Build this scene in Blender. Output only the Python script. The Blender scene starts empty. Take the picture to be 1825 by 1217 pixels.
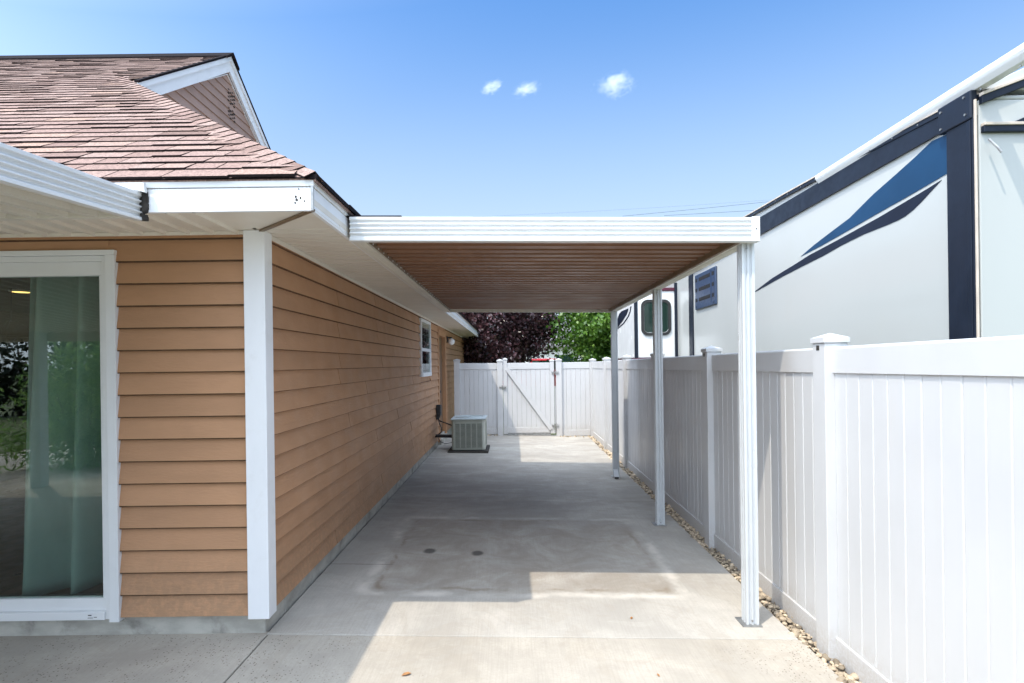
import bpy, bmesh, math, random
import numpy as np
from mathutils import Vector, Matrix, noise as mnoise

random.seed(7)
rng = np.random.default_rng(11)
C = bpy.context.scene.collection
R = math.radians
PI = math.pi


# ------------------------------------------------------------------ materials
class NT:
    """small helper to wire a node tree"""
    def __init__(s, nt):
        s.nt = nt
        s.n = nt.nodes
        s.l = nt.links

    def node(s, typ, **kw):
        nd = s.n.new(typ)
        for k, v in kw.items():
            setattr(nd, k, v)
        return nd

    def put(s, sock, v):
        if hasattr(v, 'is_output') or isinstance(v, bpy.types.NodeSocket):
            s.l.new(v, sock)
        else:
            sock.default_value = v

    def math(s, op, a, b=0.0, c=None, clamp=False):
        nd = s.node('ShaderNodeMath', operation=op, use_clamp=clamp)
        s.put(nd.inputs[0], a)
        s.put(nd.inputs[1], b)
        if c is not None:
            s.put(nd.inputs[2], c)
        return nd.outputs[0]

    def mix(s, f, a, b, mode='MIX'):
        nd = s.node('ShaderNodeMix', data_type='RGBA', blend_type=mode)
        s.put(nd.inputs[0], f)
        s.put(nd.inputs[6], rgba(a))
        s.put(nd.inputs[7], rgba(b))
        return nd.outputs[2]

    def noise(s, vec, scale, detail=4.0, rough=0.55, dist=0.0):
        nd = s.node('ShaderNodeTexNoise')
        s.put(nd.inputs['Vector'], vec)
        nd.inputs['Scale'].default_value = scale
        nd.inputs['Detail'].default_value = detail
        nd.inputs['Roughness'].default_value = rough
        nd.inputs['Distortion'].default_value = dist
        return nd.outputs[0]

    def ramp(s, v, lo, hi, a=0.0, b=1.0, smooth=True):
        nd = s.node('ShaderNodeMapRange')
        if smooth:
            nd.interpolation_type = 'SMOOTHSTEP'
        s.put(nd.inputs[0], v)
        nd.inputs[1].default_value = lo
        nd.inputs[2].default_value = hi
        nd.inputs[3].default_value = a
        nd.inputs[4].default_value = b
        return nd.outputs[0]

    def coords(s, scale=(1, 1, 1)):
        tc = s.node('ShaderNodeTexCoord')
        mp = s.node('ShaderNodeMapping')
        s.l.new(tc.outputs['Object'], mp.inputs[0])
        mp.inputs['Scale'].default_value = scale
        return mp.outputs[0]

    def bump(s, h, strength, dist=0.01):
        nd = s.node('ShaderNodeBump')
        nd.inputs['Strength'].default_value = strength
        nd.inputs['Distance'].default_value = dist
        s.put(nd.inputs['Height'], h)
        return nd.outputs[0]


def rgba(c):
    if isinstance(c, (tuple, list)):
        return (c[0], c[1], c[2], 1.0)
    return c


def new_mat(name):
    m = bpy.data.materials.new(name)
    m.use_nodes = True
    t = NT(m.node_tree)
    return m, t, m.node_tree.nodes['Principled BSDF']


def simple(name, col, rough=0.5, var=0.12, nscale=6.0, stretch=(1, 1, 1), bump=0.0, bscale=60.0,
           bstretch=(1, 1, 1), metal=0.0, tone=False, tone_amt=0.3, dirt=None, dirt_amt=0.0, dirt_scale=3.0, spec=0.5):
    m, t, p = new_mat(name)
    v = t.coords(stretch)
    n = t.noise(v, nscale, 5)
    f = t.ramp(n, 0.3, 0.7)
    lo = tuple(c * (1 - var) for c in col)
    hi = tuple(min(1, c * (1 + var)) for c in col)
    c = t.mix(f, lo, hi)
    if tone:
        at = t.node('ShaderNodeAttribute', attribute_name='tone')
        g = t.ramp(at.outputs['Fac'], 0, 1, 1 - tone_amt, 1 + tone_amt, smooth=False)
        cm = t.node('ShaderNodeCombineColor')
        for i in range(3):
            t.put(cm.inputs[i], g)
        c = t.mix(1.0, c, cm.outputs[0], 'MULTIPLY')
    if dirt is not None:
        dn = t.noise(t.coords(), dirt_scale, 7, 0.65, 0.4)
        df = t.ramp(dn, 0.52, 0.72, 0, dirt_amt)
        c = t.mix(df, c, dirt)
    t.put(p.inputs['Base Color'], c)
    p.inputs['Roughness'].default_value = rough
    p.inputs['Metallic'].default_value = metal
    p.inputs['Specular IOR Level'].default_value = spec
    rn = t.ramp(t.noise(t.coords(), nscale * 1.7, 4), 0.3, 0.7, max(0.02, rough - 0.08), min(1, rough + 0.08))
    t.put(p.inputs['Roughness'], rn)
    if bump:
        bn = t.noise(t.coords(bstretch), bscale, 4)
        t.put(p.inputs['Normal'], t.bump(bn, bump, 0.004))
    return m


M = {}
def add_ground_splash(m, col, z0, z1, amt):
    t = NT(m.node_tree)
    p = t.n['Principled BSDF']
    old = p.inputs['Base Color'].links[0].from_socket
    v = t.coords()
    sx = t.node('ShaderNodeSeparateXYZ')
    t.put(sx.inputs[0], v)
    h = t.math('ADD', sx.outputs[2], t.math('MULTIPLY', t.noise(v, 4.0, 7, .7), -.35))
    f = t.math('MULTIPLY', t.ramp(h, z0, z1, amt, 0), t.ramp(t.noise(v, 30, 4, .7), .3, .6))
    t.put(p.inputs['Base Color'], t.mix(f, old, col))


M['siding'] = simple('tan_lap_siding', (0.44, 0.242, 0.13), 0.62, 0.05, 2.5, (1, 1, 3), 0.5, 90, (0.25, 0.25, 1.0),
                     tone=True, tone_amt=0.06, dirt=(0.40, 0.215, 0.12), dirt_amt=0.25, dirt_scale=3.5, spec=0.35)
add_ground_splash(M['siding'], (0.27, 0.17, 0.10), 0.0, 0.42, 0.5)
M['gable_siding'] = simple('rose_brown_siding', (0.36, 0.225, 0.165), 0.6, 0.06, 3, tone=True, tone_amt=0.06)
M['white_trim'] = simple('white_painted_wood', (0.78, 0.785, 0.79), 0.45, 0.025, 5, (1, 1, .3), 0.12, 80, (1, 1, .2),
                         dirt=(0.55, 0.53, 0.48), dirt_amt=0.25, dirt_scale=5)
M['white_metal'] = simple('white_enamel_metal', (0.70, 0.71, 0.71), 0.5, 0.02, 4,
                          dirt=(0.68, 0.67, 0.63), dirt_amt=0.12, dirt_scale=3)
M['post_metal'] = simple('aged_white_metal', (0.54, 0.56, 0.57), 0.35, 0.03, 4, dirt=(0.5, 0.5, 0.47), dirt_amt=0.3, dirt_scale=7)
M['vinyl'] = simple('white_vinyl', (0.66, 0.665, 0.68), 0.36, 0.012, 2, dirt=(0.66, 0.63, 0.6), dirt_amt=0.22, dirt_scale=2.7)
def vinyl_mat():
    m, t, p = new_mat('white_vinyl')
    v = t.coords()
    base = t.mix(t.ramp(t.noise(v, 2, 4), .3, .7), (0.525, 0.525, 0.527), (0.55, 0.55, 0.552))
    grime = t.ramp(t.noise(t.coords((1, 1, .5)), 2.7, 7, .65, .5), .54, .74, 0, .3)
    base = t.mix(grime, base, (0.55, 0.53, 0.50))
    # soil splashed up from the gravel, ragged upper edge
    sx = t.node('ShaderNodeSeparateXYZ')
    t.put(sx.inputs[0], v)
    hgt = t.math('ADD', sx.outputs[2], t.math('MULTIPLY', t.noise(v, 7, 6, .7), -.22))
    spl = t.ramp(hgt, -.02, .14, .34, 0)
    sp2 = t.ramp(t.noise(v, 60, 3, .7), .35, .6)
    base = t.mix(t.math('MULTIPLY', spl, sp2), base, (0.36, 0.31, 0.25))
    t.put(p.inputs['Base Color'], base)
    t.put(p.inputs['Roughness'], t.ramp(t.noise(v, 3, 4), .3, .7, .3, .44))
    t.put(p.inputs['Normal'], t.bump(t.noise(t.coords((1, 3, .3)), 2.0, 2), .25, .01))
    return m


M['vinyl'] = vinyl_mat()
M['cream_metal'] = simple('cream_enamel_metal', (0.66, 0.63, 0.55), 0.4, 0.03, 4, dirt=(0.42, 0.38, 0.3), dirt_amt=0.3, dirt_scale=5)
M['soffit'] = simple('cream_vinyl_soffit', (0.72, 0.67, 0.585), 0.5, 0.03, 3, dirt=(0.55, 0.48, 0.39), dirt_amt=0.25, dirt_scale=2.5)
M['brown_pan'] = simple('brown_enamel_metal', (0.215, 0.105, 0.056), 0.5, 0.05, 1.5, tone=True, tone_amt=0.08, spec=0.4,
                        dirt=(0.29, 0.15, 0.085), dirt_amt=0.2, dirt_scale=2.5)
M['brown_edge'] = simple('dark_bronze_metal', (0.17, 0.115, 0.065), 0.38, 0.08, 5)
M['joint_dark'] = simple('dark_grime', (0.035, 0.03, 0.025), 0.9, 0.3, 30)
M['foundation'] = simple('foundation_concrete', (0.40, 0.385, 0.34), 0.85, 0.16, 6, (1, 1, 2), 0.6, 50,
                         dirt=(0.15, 0.14, 0.12), dirt_amt=0.85, dirt_scale=3.2)
M['ridge'] = simple('dark_ridge_vent', (0.012, 0.009, 0.010), 0.95, 0.3, 30, spec=0.08)
M['door_brown'] = simple('brown_stained_door', (0.16, 0.082, 0.035), 0.45, 0.15, 5, (1, 1, .15))
M['door_casing'] = simple('tan_painted_casing', (0.44, 0.235, 0.118), 0.55, 0.07, 5)
M['black_plastic'] = simple('black_plastic', (0.02, 0.02, 0.022), 0.5, 0.2, 20)
M['charcoal_steel'] = simple('black_steel', (0.025, 0.025, 0.028), 0.4, 0.2, 20)
M['steel'] = simple('weathered_steel', (0.32, 0.32, 0.31), 0.4, 0.2, 20, metal=0.7)
M['ac_body'] = simple('grey_green_enamel', (0.33, 0.35, 0.30), 0.5, 0.06, 6, dirt=(0.24, 0.23, 0.18), dirt_amt=0.35, dirt_scale=6)
M['ac_light'] = simple('pale_grey_green_enamel', (0.46, 0.48, 0.43), 0.45, 0.06, 6)
M['ac_dark'] = simple('dark_condenser_coil', (0.035, 0.038, 0.035), 0.7, 0.2, 30)
M['ac_top'] = simple('blue_grey_enamel', (0.40, 0.45, 0.46), 0.4, 0.06, 6)
M['opal'] = simple('white_opal_glass', (0.85, 0.85, 0.85), 0.2, 0.01, 3)
M['rv_white'] = simple('white_gelcoat', (0.455, 0.465, 0.445), 0.16, 0.02, 1.2, (1, .6, .3), dirt=(0.45, 0.455, 0.42), dirt_amt=0.5, dirt_scale=0.9)
M['rv_door'] = simple('bright_white_gelcoat', (0.75, 0.76, 0.75), 0.2, 0.02, 2)
M['rv_navy'] = simple('navy_black_trim', (0.009, 0.014, 0.026), 0.42, 0.12, 6, spec=0.3)
M['rv_blue'] = simple('deep_blue_vinyl', (0.006, 0.045, 0.11), 0.4, 0.1, 2, spec=0.3)
M['rv_dark'] = simple('charcoal_navy_vinyl', (0.007, 0.012, 0.028), 0.4, 0.15, 2, spec=0.3)
M['rv_vent'] = simple('slate_blue_plastic', (0.028, 0.05, 0.10), 0.35, 0.08, 10)
M['rv_maroon'] = simple('maroon_trim', (0.09, 0.012, 0.03), 0.4, 0.1, 10)
M['rv_beige'] = simple('beige_seal', (0.55, 0.47, 0.39), 0.5, 0.1, 10)
M['rv_glass'] = simple('dark_tinted_glass', (0.012, 0.03, 0.022), 0.05, 0.1, 3)
M['lap_soft'] = simple('brown_lap_shadow', (0.13, 0.065, 0.03), 0.9, 0.2, 20)  # painted shade for the side wall laps
M['lap_dark'] = simple('dark_lap_shadow', (0.075, 0.038, 0.016), 0.9, 0.2, 20)  # painted shade for the front wall laps
M['ink_black'] = simple('shadow_black_plastic', (0.004, 0.004, 0.005), 0.8, 0.1, 10)
M['rubber'] = simple('black_rubber', (0.02, 0.02, 0.02), 0.7, 0.2, 20)
M['curtain'] = simple('sage_green_fabric', (0.22, 0.285, 0.26), 0.85, 0.06, 8, (1, 1, .3), 0.3, 250)
M['room_wall'] = simple('brown_room_wall', (0.06, 0.043, 0.033), 0.8, 0.1, 3)
M['room_floor'] = simple('brown_wood_floor', (0.11, 0.055, 0.03), 0.35, 0.3, 4, (6, .6, 1))
M['bark'] = simple('grey_brown_bark', (0.09, 0.065, 0.05), 0.9, 0.4, 12, (1, 1, .3), 0.8, 30)
M['wire'] = simple('black_cable', (0.03, 0.03, 0.035), 0.6, 0.1, 5)
M['gravel_bed'] = simple('dark_gravel_soil', (0.10, 0.08, 0.06), 0.95, 0.4, 40)
M['red_paint'] = simple('red_car_paint', (0.42, 0.015, 0.02), 0.25, 0.05, 3)
M['pale_wall'] = simple('pale_stucco', (0.62, 0.60, 0.56), 0.8, 0.06, 3)
M['grey_roof'] = simple('grey_shingle', (0.16, 0.15, 0.15), 0.9, 0.3, 12)
M['lawn'] = simple('dry_lawn', (0.09, 0.11, 0.04), 0.95, 0.4, 1.5, bump=0.8, bscale=20)
M['leaf_debris'] = simple('dry_orange_leaf', (0.38, 0.18, 0.06), 0.7, 0.2, 40)
M['warm_metal'] = simple('dark_wire_metal', (0.03, 0.025, 0.02), 0.4, 0.1, 10)
M['stone'] = simple('river_pebble', (0.40, 0.32, 0.225), 0.75, 0.15, 40, tone=True, tone_amt=0.55)


def leaf_mat(name, a, b, gloss=0.4, transl=0.3):
    m, t, p = new_mat(name)
    at = t.node('ShaderNodeAttribute', attribute_name='tone')
    c = t.mix(at.outputs['Fac'], a, b)
    t.put(p.inputs['Base Color'], c)
    p.inputs['Roughness'].default_value = gloss
    tr = t.node('ShaderNodeBsdfTranslucent')
    t.put(tr.inputs[0], c)
    mx = t.node('ShaderNodeMixShader')
    mx.inputs[0].default_value = transl
    t.l.new(p.outputs[0], mx.inputs[1])
    t.l.new(tr.outputs[0], mx.inputs[2])
    out = [n for n in t.n if n.type == 'OUTPUT_MATERIAL'][0]
    t.l.new(mx.outputs[0], out.inputs[0])
    return m


M['leaf_plum'] = leaf_mat('purple_plum_leaf', (0.020, 0.011, 0.013), (0.115, 0.05, 0.055), 0.28, 0.15)
M['leaf_green'] = leaf_mat('bright_green_leaf', (0.05, 0.13, 0.018), (0.20, 0.36, 0.05), 0.4, 0.35)
M['leaf_shrub'] = leaf_mat('narrow_green_leaf', (0.11, 0.24, 0.05), (0.36, 0.52, 0.16), 0.35, 0.5)
M['leaf_hedge'] = leaf_mat('dark_hedge_leaf', (0.012, 0.022, 0.008), (0.03, 0.05, 0.018), 0.5, 0.2)


def glass_mat(name, tint=(0.86, 0.93, 0.90)):
    m, t, p = new_mat(name)
    tr = t.node('ShaderNodeBsdfTransparent')
    tr.inputs[0].default_value = (*tint, 1)
    gl = t.node('ShaderNodeBsdfGlossy')
    gl.inputs['Roughness'].default_value = 0.0
    gl.inputs[0].default_value = (1, 1, 1, 1)
    ge = t.node('ShaderNodeNewGeometry')
    dt = t.node('ShaderNodeVectorMath', operation='DOT_PRODUCT')
    t.l.new(ge.outputs['Normal'], dt.inputs[0])
    t.l.new(ge.outputs['Incoming'], dt.inputs[1])
    sch = t.math('POWER', t.math('SUBTRACT', 1.0, t.math('ABSOLUTE', dt.outputs['Value'])), 5.0)
    mx = t.node('ShaderNodeMixShader')
    f = t.math('MULTIPLY_ADD', sch, 0.93, 0.07, clamp=True)
    t.put(mx.inputs[0], f)
    t.l.new(tr.outputs[0], mx.inputs[1])
    t.l.new(gl.outputs[0], mx.inputs[2])
    out = [n for n in t.n if n.type == 'OUTPUT_MATERIAL'][0]
    t.l.new(mx.outputs[0], out.inputs[0])
    return m


M['glass'] = glass_mat('clear_window_glass')


def emit_mat(name, col, s):
    m, t, p = new_mat(name)
    p.inputs['Base Color'].default_value = (*col, 1)
    p.inputs['Emission Color'].default_value = (*col, 1)
    p.inputs['Emission Strength'].default_value = s
    return m


M['lamp_glow'] = emit_mat('warm_lamp_glow', (1.0, 0.60, 0.18), 1.6)


def shingle_mat():
    m, t, p = new_mat('rose_brown_shingle')
    at = t.node('ShaderNodeAttribute', attribute_name='tone')
    r = t.node('ShaderNodeValToRGB')
    e = r.color_ramp.elements
    e[0].position = 0.0
    e[0].color = (0.016, 0.011, 0.011, 1)
    e[1].position = 1.0
    e[1].color = (0.31, 0.205, 0.16, 1)
    for pos, col in ((0.03, (0.016, 0.011, 0.011, 1)), (0.06, (0.165, 0.105, 0.085, 1)), (0.4, (0.25, 0.165, 0.138, 1)), (0.7, (0.285, 0.20, 0.17, 1))):
        q = e.new(pos)
        q.color = col
    t.put(r.inputs[0], at.outputs['Fac'])
    v = t.coords()
    g = t.ramp(t.noise(v, 70, 4, 0.8), 0.32, 0.68, 0.58, 1.42)
    cm = t.node('ShaderNodeCombineColor')
    for i in range(3):
        t.put(cm.inputs[i], g)
    c = t.mix(1.0, r.outputs[0], cm.outputs[0], 'MULTIPLY')
    t.put(p.inputs['Base Color'], c)
    p.inputs['Roughness'].default_value = 0.9
    p.inputs['Specular IOR Level'].default_value = 0.2
    t.put(p.inputs['Normal'], t.bump(t.noise(v, 300, 2), 0.5, 0.003))
    return m


M['shingle'] = shingle_mat()


def concrete_mat(name, base, stain=False, pits=0.5):
    m, t, p = new_mat(name)
    v = t.coords()
    big = t.noise(v, 0.9, 6, 0.6, 0.6)
    mid = t.noise(v, 5.0, 6, 0.65, 0.3)
    fine = t.noise(v, 75, 4, 0.75)
    c = t.mix(t.ramp(big, 0.32, 0.68), tuple(x * 0.80 for x in base), tuple(x * 1.10 for x in base))
    c = t.mix(t.ramp(mid, 0.38, 0.72, 0, 0.42), c, tuple(x * 0.72 for x in base))
    blk = t.noise(t.coords((1, .8, 1)), 2.3, 9, 0.68, 1.0)
    c = t.mix(t.ramp(blk, 0.50, 0.57, 0, 0.20), c, (base[0] * .70, base[1] * .64, base[2] * .56))
    blk2 = t.noise(t.coords((.7, 1.3, 1)), 3.7, 9, 0.7, .6)
    c = t.mix(t.ramp(blk2, 0.54, 0.60, 0, 0.16), c, tuple(min(.8, x * 1.25) for x in base))
    c = t.mix(t.ramp(fine, 0.35, 0.7, 0, 0.36), c, tuple(x * 0.75 for x in base))
    broom = t.noise(t.coords((36, 1.2, 1)), 3.0, 3)
    c = t.mix(t.ramp(broom, 0.4, 0.7, 0, 0.20), c, tuple(x * 0.6 for x in base))
    sx = t.node('ShaderNodeSeparateXYZ')
    t.put(sx.inputs[0], v)
    X, Y = sx.outputs[0], sx.outputs[1]
    if stain:
        wob = t.math('MULTIPLY', t.math('SUBTRACT', t.noise(v, 3.0, 6, 0.65), 0.5), 0.16)
        wobf = t.math('MULTIPLY', t.math('SUBTRACT', t.noise(v, 14.0, 4, 0.65), 0.5), 0.05)
        ax = t.math('SUBTRACT', t.math('ABSOLUTE', t.math('SUBTRACT', X, 0.05)), 1.12)
        ay = t.math('SUBTRACT', t.math('ABSOLUTE', t.math('SUBTRACT', Y, 4.86)), 0.96)
        d = t.math('ADD', t.math('ADD', t.math('SMOOTH_MAX', ax, ay, 0.12), wob), wobf)
        inside = t.ramp(d, -0.10, 0.02, 1, 0)
        blot = t.ramp(t.noise(v, 2.2, 6, 0.7, 0.8), 0.36, 0.64)
        f = t.math('MULTIPLY', inside, t.math('MULTIPLY_ADD', blot, 0.42, 0.08))
        c = t.mix(f, c, (base[0] * 0.50, base[1] * 0.43, base[2] * 0.36))
        # chalky outline of the mat, broken up
        line = t.ramp(t.math('ABSOLUTE', d), 0.0, 0.075, 1, 0)
        brk = t.ramp(t.noise(v, 2.6, 5, 0.6), 0.40, 0.62)
        c = t.mix(t.math('MULTIPLY', line, t.math('MULTIPLY', brk, 0.6)), c, tuple(min(.8, x * 1.45) for x in base))
        dl = t.ramp(t.math('ABSOLUTE', t.math('ADD', d, 0.09)), 0.0, 0.03, 1, 0)
        brk2 = t.ramp(t.noise(v, 3.3, 5, 0.6), 0.45, 0.62)
        c = t.mix(t.math('MULTIPLY', dl, t.math('MULTIPLY', brk2, 0.6)), c, (base[0] * .48, base[1] * .40, base[2] * .31))
        # dirt swept towards the back of the bay and along the wall foot
        back = t.math('MULTIPLY', t.ramp(Y, 5.3, 6.5), t.ramp(t.noise(t.coords((1, 2.2, 1)), 1.3, 6, 0.7, 1.2), 0.3, 0.62))
        c = t.mix(t.math('MULTIPLY', back, 0.42), c, (base[0] * 0.46, base[1] * 0.46, base[2] * 0.47))
        # two oil spots
        for (ox, oy, rr) in ((-0.72, 4.79, 0.058), (-0.315, 4.745, 0.056)):
            dx = t.math('SUBTRACT', X, ox)
            dy = t.math('MULTIPLY', t.math('SUBTRACT', Y, oy), 0.8)
            dd = t.math('SQRT', t.math('ADD', t.math('MULTIPLY', dx, dx), t.math('MULTIPLY', dy, dy)))
            dd = t.math('ADD', dd, t.math('MULTIPLY', wobf, 0.5))
            c = t.mix(t.ramp(dd, rr * 0.55, rr * 1.15, 0.78, 0), c, (0.05, 0.045, 0.042))
        # hairline crack beside the wall
        ck = t.math('ABSOLUTE', t.math('ADD', t.math('SUBTRACT', Y, 4.46), t.math('MULTIPLY', wobf, 0.4)))
        ckx = t.ramp(X, -1.02, -0.92, 1, 0)
        c = t.mix(t.math('MULTIPLY', t.ramp(ck, 0.002, 0.007, 0.7, 0), ckx), c, (0.07, 0.065, 0.06))
    vo = t.node('ShaderNodeTexVoronoi')
    t.put(vo.inputs['Vector'], v)
    vo.inputs['Scale'].default_value = 62
    sel = t.math('GREATER_THAN', t.node('ShaderNodeSeparateColor').outputs[0], 2)
    sc = t.node('ShaderNodeSeparateColor')
    t.put(sc.inputs[0], vo.outputs['Color'])
    patch = t.math('MAXIMUM', t.ramp(t.noise(v, 1.4, 4, 0.6), 0.58, 0.66), t.math('MULTIPLY', t.ramp(t.math('ABSOLUTE', t.math('SUBTRACT', X, 0.15)), 0.85, 1.25), t.ramp(t.noise(v, 4.0, 4, 0.6), 0.4, 0.55)))
    near = t.ramp(Y, 3.2, 3.5, 1, 0.12)
    gate = t.math('MULTIPLY', t.math('GREATER_THAN', sc.outputs[0], 0.35), t.math('MULTIPLY', patch, near))
    pit = t.math('MULTIPLY', t.ramp(vo.outputs['Distance'], 0.16, 0.30, 1, 0), gate)
    c = t.mix(t.math('MULTIPLY', pit, pits), c, (0.11, 0.085, 0.06))
    t.put(p.inputs['Base Color'], c)
    p.inputs['Roughness'].default_value = 0.85
    p.inputs['Specular IOR Level'].default_value = 0.25
    h = t.math('ADD', t.math('MULTIPLY', fine, 0.5), t.math('MULTIPLY', broom, 0.7))
    h = t.math('SUBTRACT', h, t.math('MULTIPLY', pit, 1.5))
    t.put(p.inputs['Normal'], t.bump(h, 0.35, 0.003))
    return m


M['slab_bay'] = concrete_mat('stained_grey_concrete', (0.455, 0.422, 0.372), True, 0.35)
M['slab_front'] = concrete_mat('pitted_beige_concrete', (0.43, 0.388, 0.328), False, 0.9)


# ------------------------------------------------------------------ mesh helpers
class MB:
    def __init__(s):
        s.v = []
        s.f = []
        s.t = []
        s.cur = 0.5

    def quad(s, *pts):
        b = len(s.v)
        s.v += [tuple(p) for p in pts]
        s.f.append(tuple(range(b, b + len(pts))))
        s.t.append(s.cur)

    def hexa(s, p):
        """p: 4 bottom corners then 4 top corners, same order"""
        b = len(s.v)
        s.v += [tuple(q) for q in p]
        for q in ((3, 2, 1, 0), (4, 5, 6, 7), (0, 1, 5, 4), (1, 2, 6, 5), (2, 3, 7, 6), (3, 0, 4, 7)):
            s.f.append(tuple(b + i for i in q))
            s.t.append(s.cur)
        return s

    def box(s, x0, x1, y0, y1, z0, z1):
        return s.hexa([(x0, y0, z0), (x1, y0, z0), (x1, y1, z0), (x0, y1, z0),
                       (x0, y0, z1), (x1, y0, z1), (x1, y1, z1), (x0, y1, z1)])

    def prism(s, pts, vec, caps=True, closed=True):
        b = len(s.v)
        n = len(pts)
        s.v += [tuple(p) for p in pts]
        s.v += [(p[0] + vec[0], p[1] + vec[1], p[2] + vec[2]) for p in pts]
        for i in range(n if closed else n - 1):
            j = (i + 1) % n
            s.f.append((b + i, b + j, b + n + j, b + n + i))
            s.t.append(s.cur)
        if caps and closed:
            s.f.append(tuple(b + i for i in range(n))[::-1])
            s.f.append(tuple(b + n + i for i in range(n)))
            s.t += [s.cur, s.cur]
        return s

    def tube(s, path, r, n=8, caps=True):
        b = len(s.v)
        path = [Vector(p) for p in path]
        rr = r if isinstance(r, (list, tuple)) else [r] * len(path)
        up = None
        for i, p in enumerate(path):
            d = (path[min(i + 1, len(path) - 1)] - path[max(i - 1, 0)]).normalized()
            if up is None:
                up = d.orthogonal().normalized()
            up = (up - d * up.dot(d)).normalized()
            sd = d.cross(up)
            for k in range(n):
                a = 2 * PI * k / n
                s.v.append(tuple(p + (up * math.cos(a) + sd * math.sin(a)) * rr[i]))
        for i in range(len(path) - 1):
            for k in range(n):
                k2 = (k + 1) % n
                s.f.append((b + i * n + k, b + i * n + k2, b + (i + 1) * n + k2, b + (i + 1) * n + k))
                s.t.append(s.cur)
        if caps:
            s.f.append(tuple(b + k for k in range(n))[::-1])
            e = b + (len(path) - 1) * n
            s.f.append(tuple(e + k for k in range(n)))
            s.t += [s.cur, s.cur]
        return s

    def lathe(s, c, prof, n=24):
        b = len(s.v)
        for (r, z) in prof:
            for k in range(n):
                a = 2 * PI * k / n
                s.v.append((c[0] + r * math.cos(a), c[1] + r * math.sin(a), c[2] + z))
        for i in range(len(prof) - 1):
            for k in range(n):
                k2 = (k + 1) % n
                s.f.append((b + i * n + k, b + i * n + k2, b + (i + 1) * n + k2, b + (i + 1) * n + k))
                s.t.append(s.cur)
        return s

    def build(s, name, mat, parent=None, org=(0, 0, 0), smooth=None, bevel=0.0, seg=2, fix=True):
        me = bpy.data.meshes.new(name)
        o3 = Vector(org)
        me.from_pydata([tuple(Vector(p) - o3) for p in s.v], [], s.f)
        at = me.attributes.new('tone', 'FLOAT', 'FACE')
        at.data.foreach_set('value', np.array(s.t, dtype=np.float32))
        if fix:
            bm = bmesh.new()
            bm.from_mesh(me)
            bmesh.ops.recalc_face_normals(bm, faces=bm.faces)
            bm.to_mesh(me)
            bm.free()
        me.materials.append(mat)
        if smooth is not None:
            me.polygons.foreach_set('use_smooth', [True] * len(me.polygons))
            me.set_sharp_from_angle(angle=R(smooth))
        o = bpy.data.objects.new(name, me)
        C.objects.link(o)
        if parent is not None:
            o.parent = parent
        else:
            o.location = org
        if bevel:
            bv = o.modifiers.new('edge', 'BEVEL')
            bv.width = bevel
            bv.segments = seg
            bv.limit_method = 'ANGLE'
            bv.angle_limit = R(40)
        return o


def tag(o, label=None, cat=None, group=None, kind=None):
    for k, v in (('label', label), ('category', cat), ('group', group), ('kind', kind)):
        if v:
            o[k] = v
    return o


def thing(name, loc, label, cat, group=None):
    o = bpy.data.objects.new(name, None)
    o.location = loc
    o.empty_display_size = 0.2
    C.objects.link(o)
    return tag(o, label, cat, group)


class Thing:
    """an Empty plus a shortcut for adding parts modelled in world coordinates"""
    def __init__(s, name, loc, label, cat, group=None):
        s.o = thing(name, loc, label, cat, group)
        s.loc = loc

    def add(s, mb, name, mat, parent=None, **kw):
        return mb.build(name, M[mat] if isinstance(mat, str) else mat, parent or s.o, s.loc, **kw)


def gz(x):
    """ground height: the driveway falls gently away from the house"""
    return 0.0 if x < -1.45 else -0.0234 * (x + 1.45)


# ------------------------------------------------------------------ ground
def slab(name, x0, x1, y0, y1, mat, nx=6, depth=0.10):
    b = MB()
    b.hexa([(x0, y0, gz(x0) - depth), (x1, y0, gz(x1) - depth), (x1, y1, gz(x1) - depth), (x0, y1, gz(x0) - depth),
            (x0, y0, gz(x0)), (x1, y0, gz(x1)), (x1, y1, gz(x1)), (x0, y1, gz(x0))])
    o = b.build(name, M[mat], bevel=0.006)
    return tag(o, kind='structure')


EDGE = 1.64
slab('carport_pavement', -1.452, EDGE, 3.305, 6.60, 'slab_bay')
slab('carport_pavement', -1.452, EDGE, 6.607, 12.75, 'slab_bay')
slab('patio_pavement', -1.438, EDGE + 0.01, -5.0, 3.298, 'slab_front')
slab('patio_pavement', -9.5, -1.446, -5.0, 3.34, 'slab_front')
b = MB()
b.box(EDGE - 0.02, 1.9, -5.0, 12.9, -0.3, -0.115)
tag(b.build('gravel_ground', M['gravel_bed']), kind='structure')
b = MB()
b.quad((-400, -400, -0.13), (400, -400, -0.13), (400, 600, -0.13), (-400, 600, -0.13))
tag(b.build('ground', M['lawn'], fix=False), kind='structure')

# river pebbles between slab and fence
ico = bmesh.new()
bmesh.ops.create_icosphere(ico, subdivisions=2, radius=1.0)
ico.verts.ensure_lookup_table()
iv = np.array([v.co[:] for v in ico.verts])
ifc = [tuple(v.index for v in f.verts) for f in ico.faces]
ico.free()
b = MB()


def pebble(x, y, z, s, tone):
    ax = np.array([s * random.uniform(.8, 1.25), s * random.uniform(.65, 1.0), s * random.uniform(.42, .7)])
    pts = iv * ax
    pts = pts * (1 + 0.13 * np.sin(iv[:, [1, 2, 0]] * random.uniform(1.5, 3) + random.uniform(0, 6)))
    rot = np.array(Matrix.Rotation(random.uniform(0, 2 * PI), 3, 'Z') @ Matrix.Rotation(random.gauss(0, .35), 3, 'X'))
    pts = pts @ rot.T + np.array([x, y, z])
    bb = len(b.v)
    b.v += [tuple(p) for p in pts]
    b.f += [tuple(bb + i for i in f) for f in ifc]
    b.t += [tone] * len(ifc)


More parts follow.
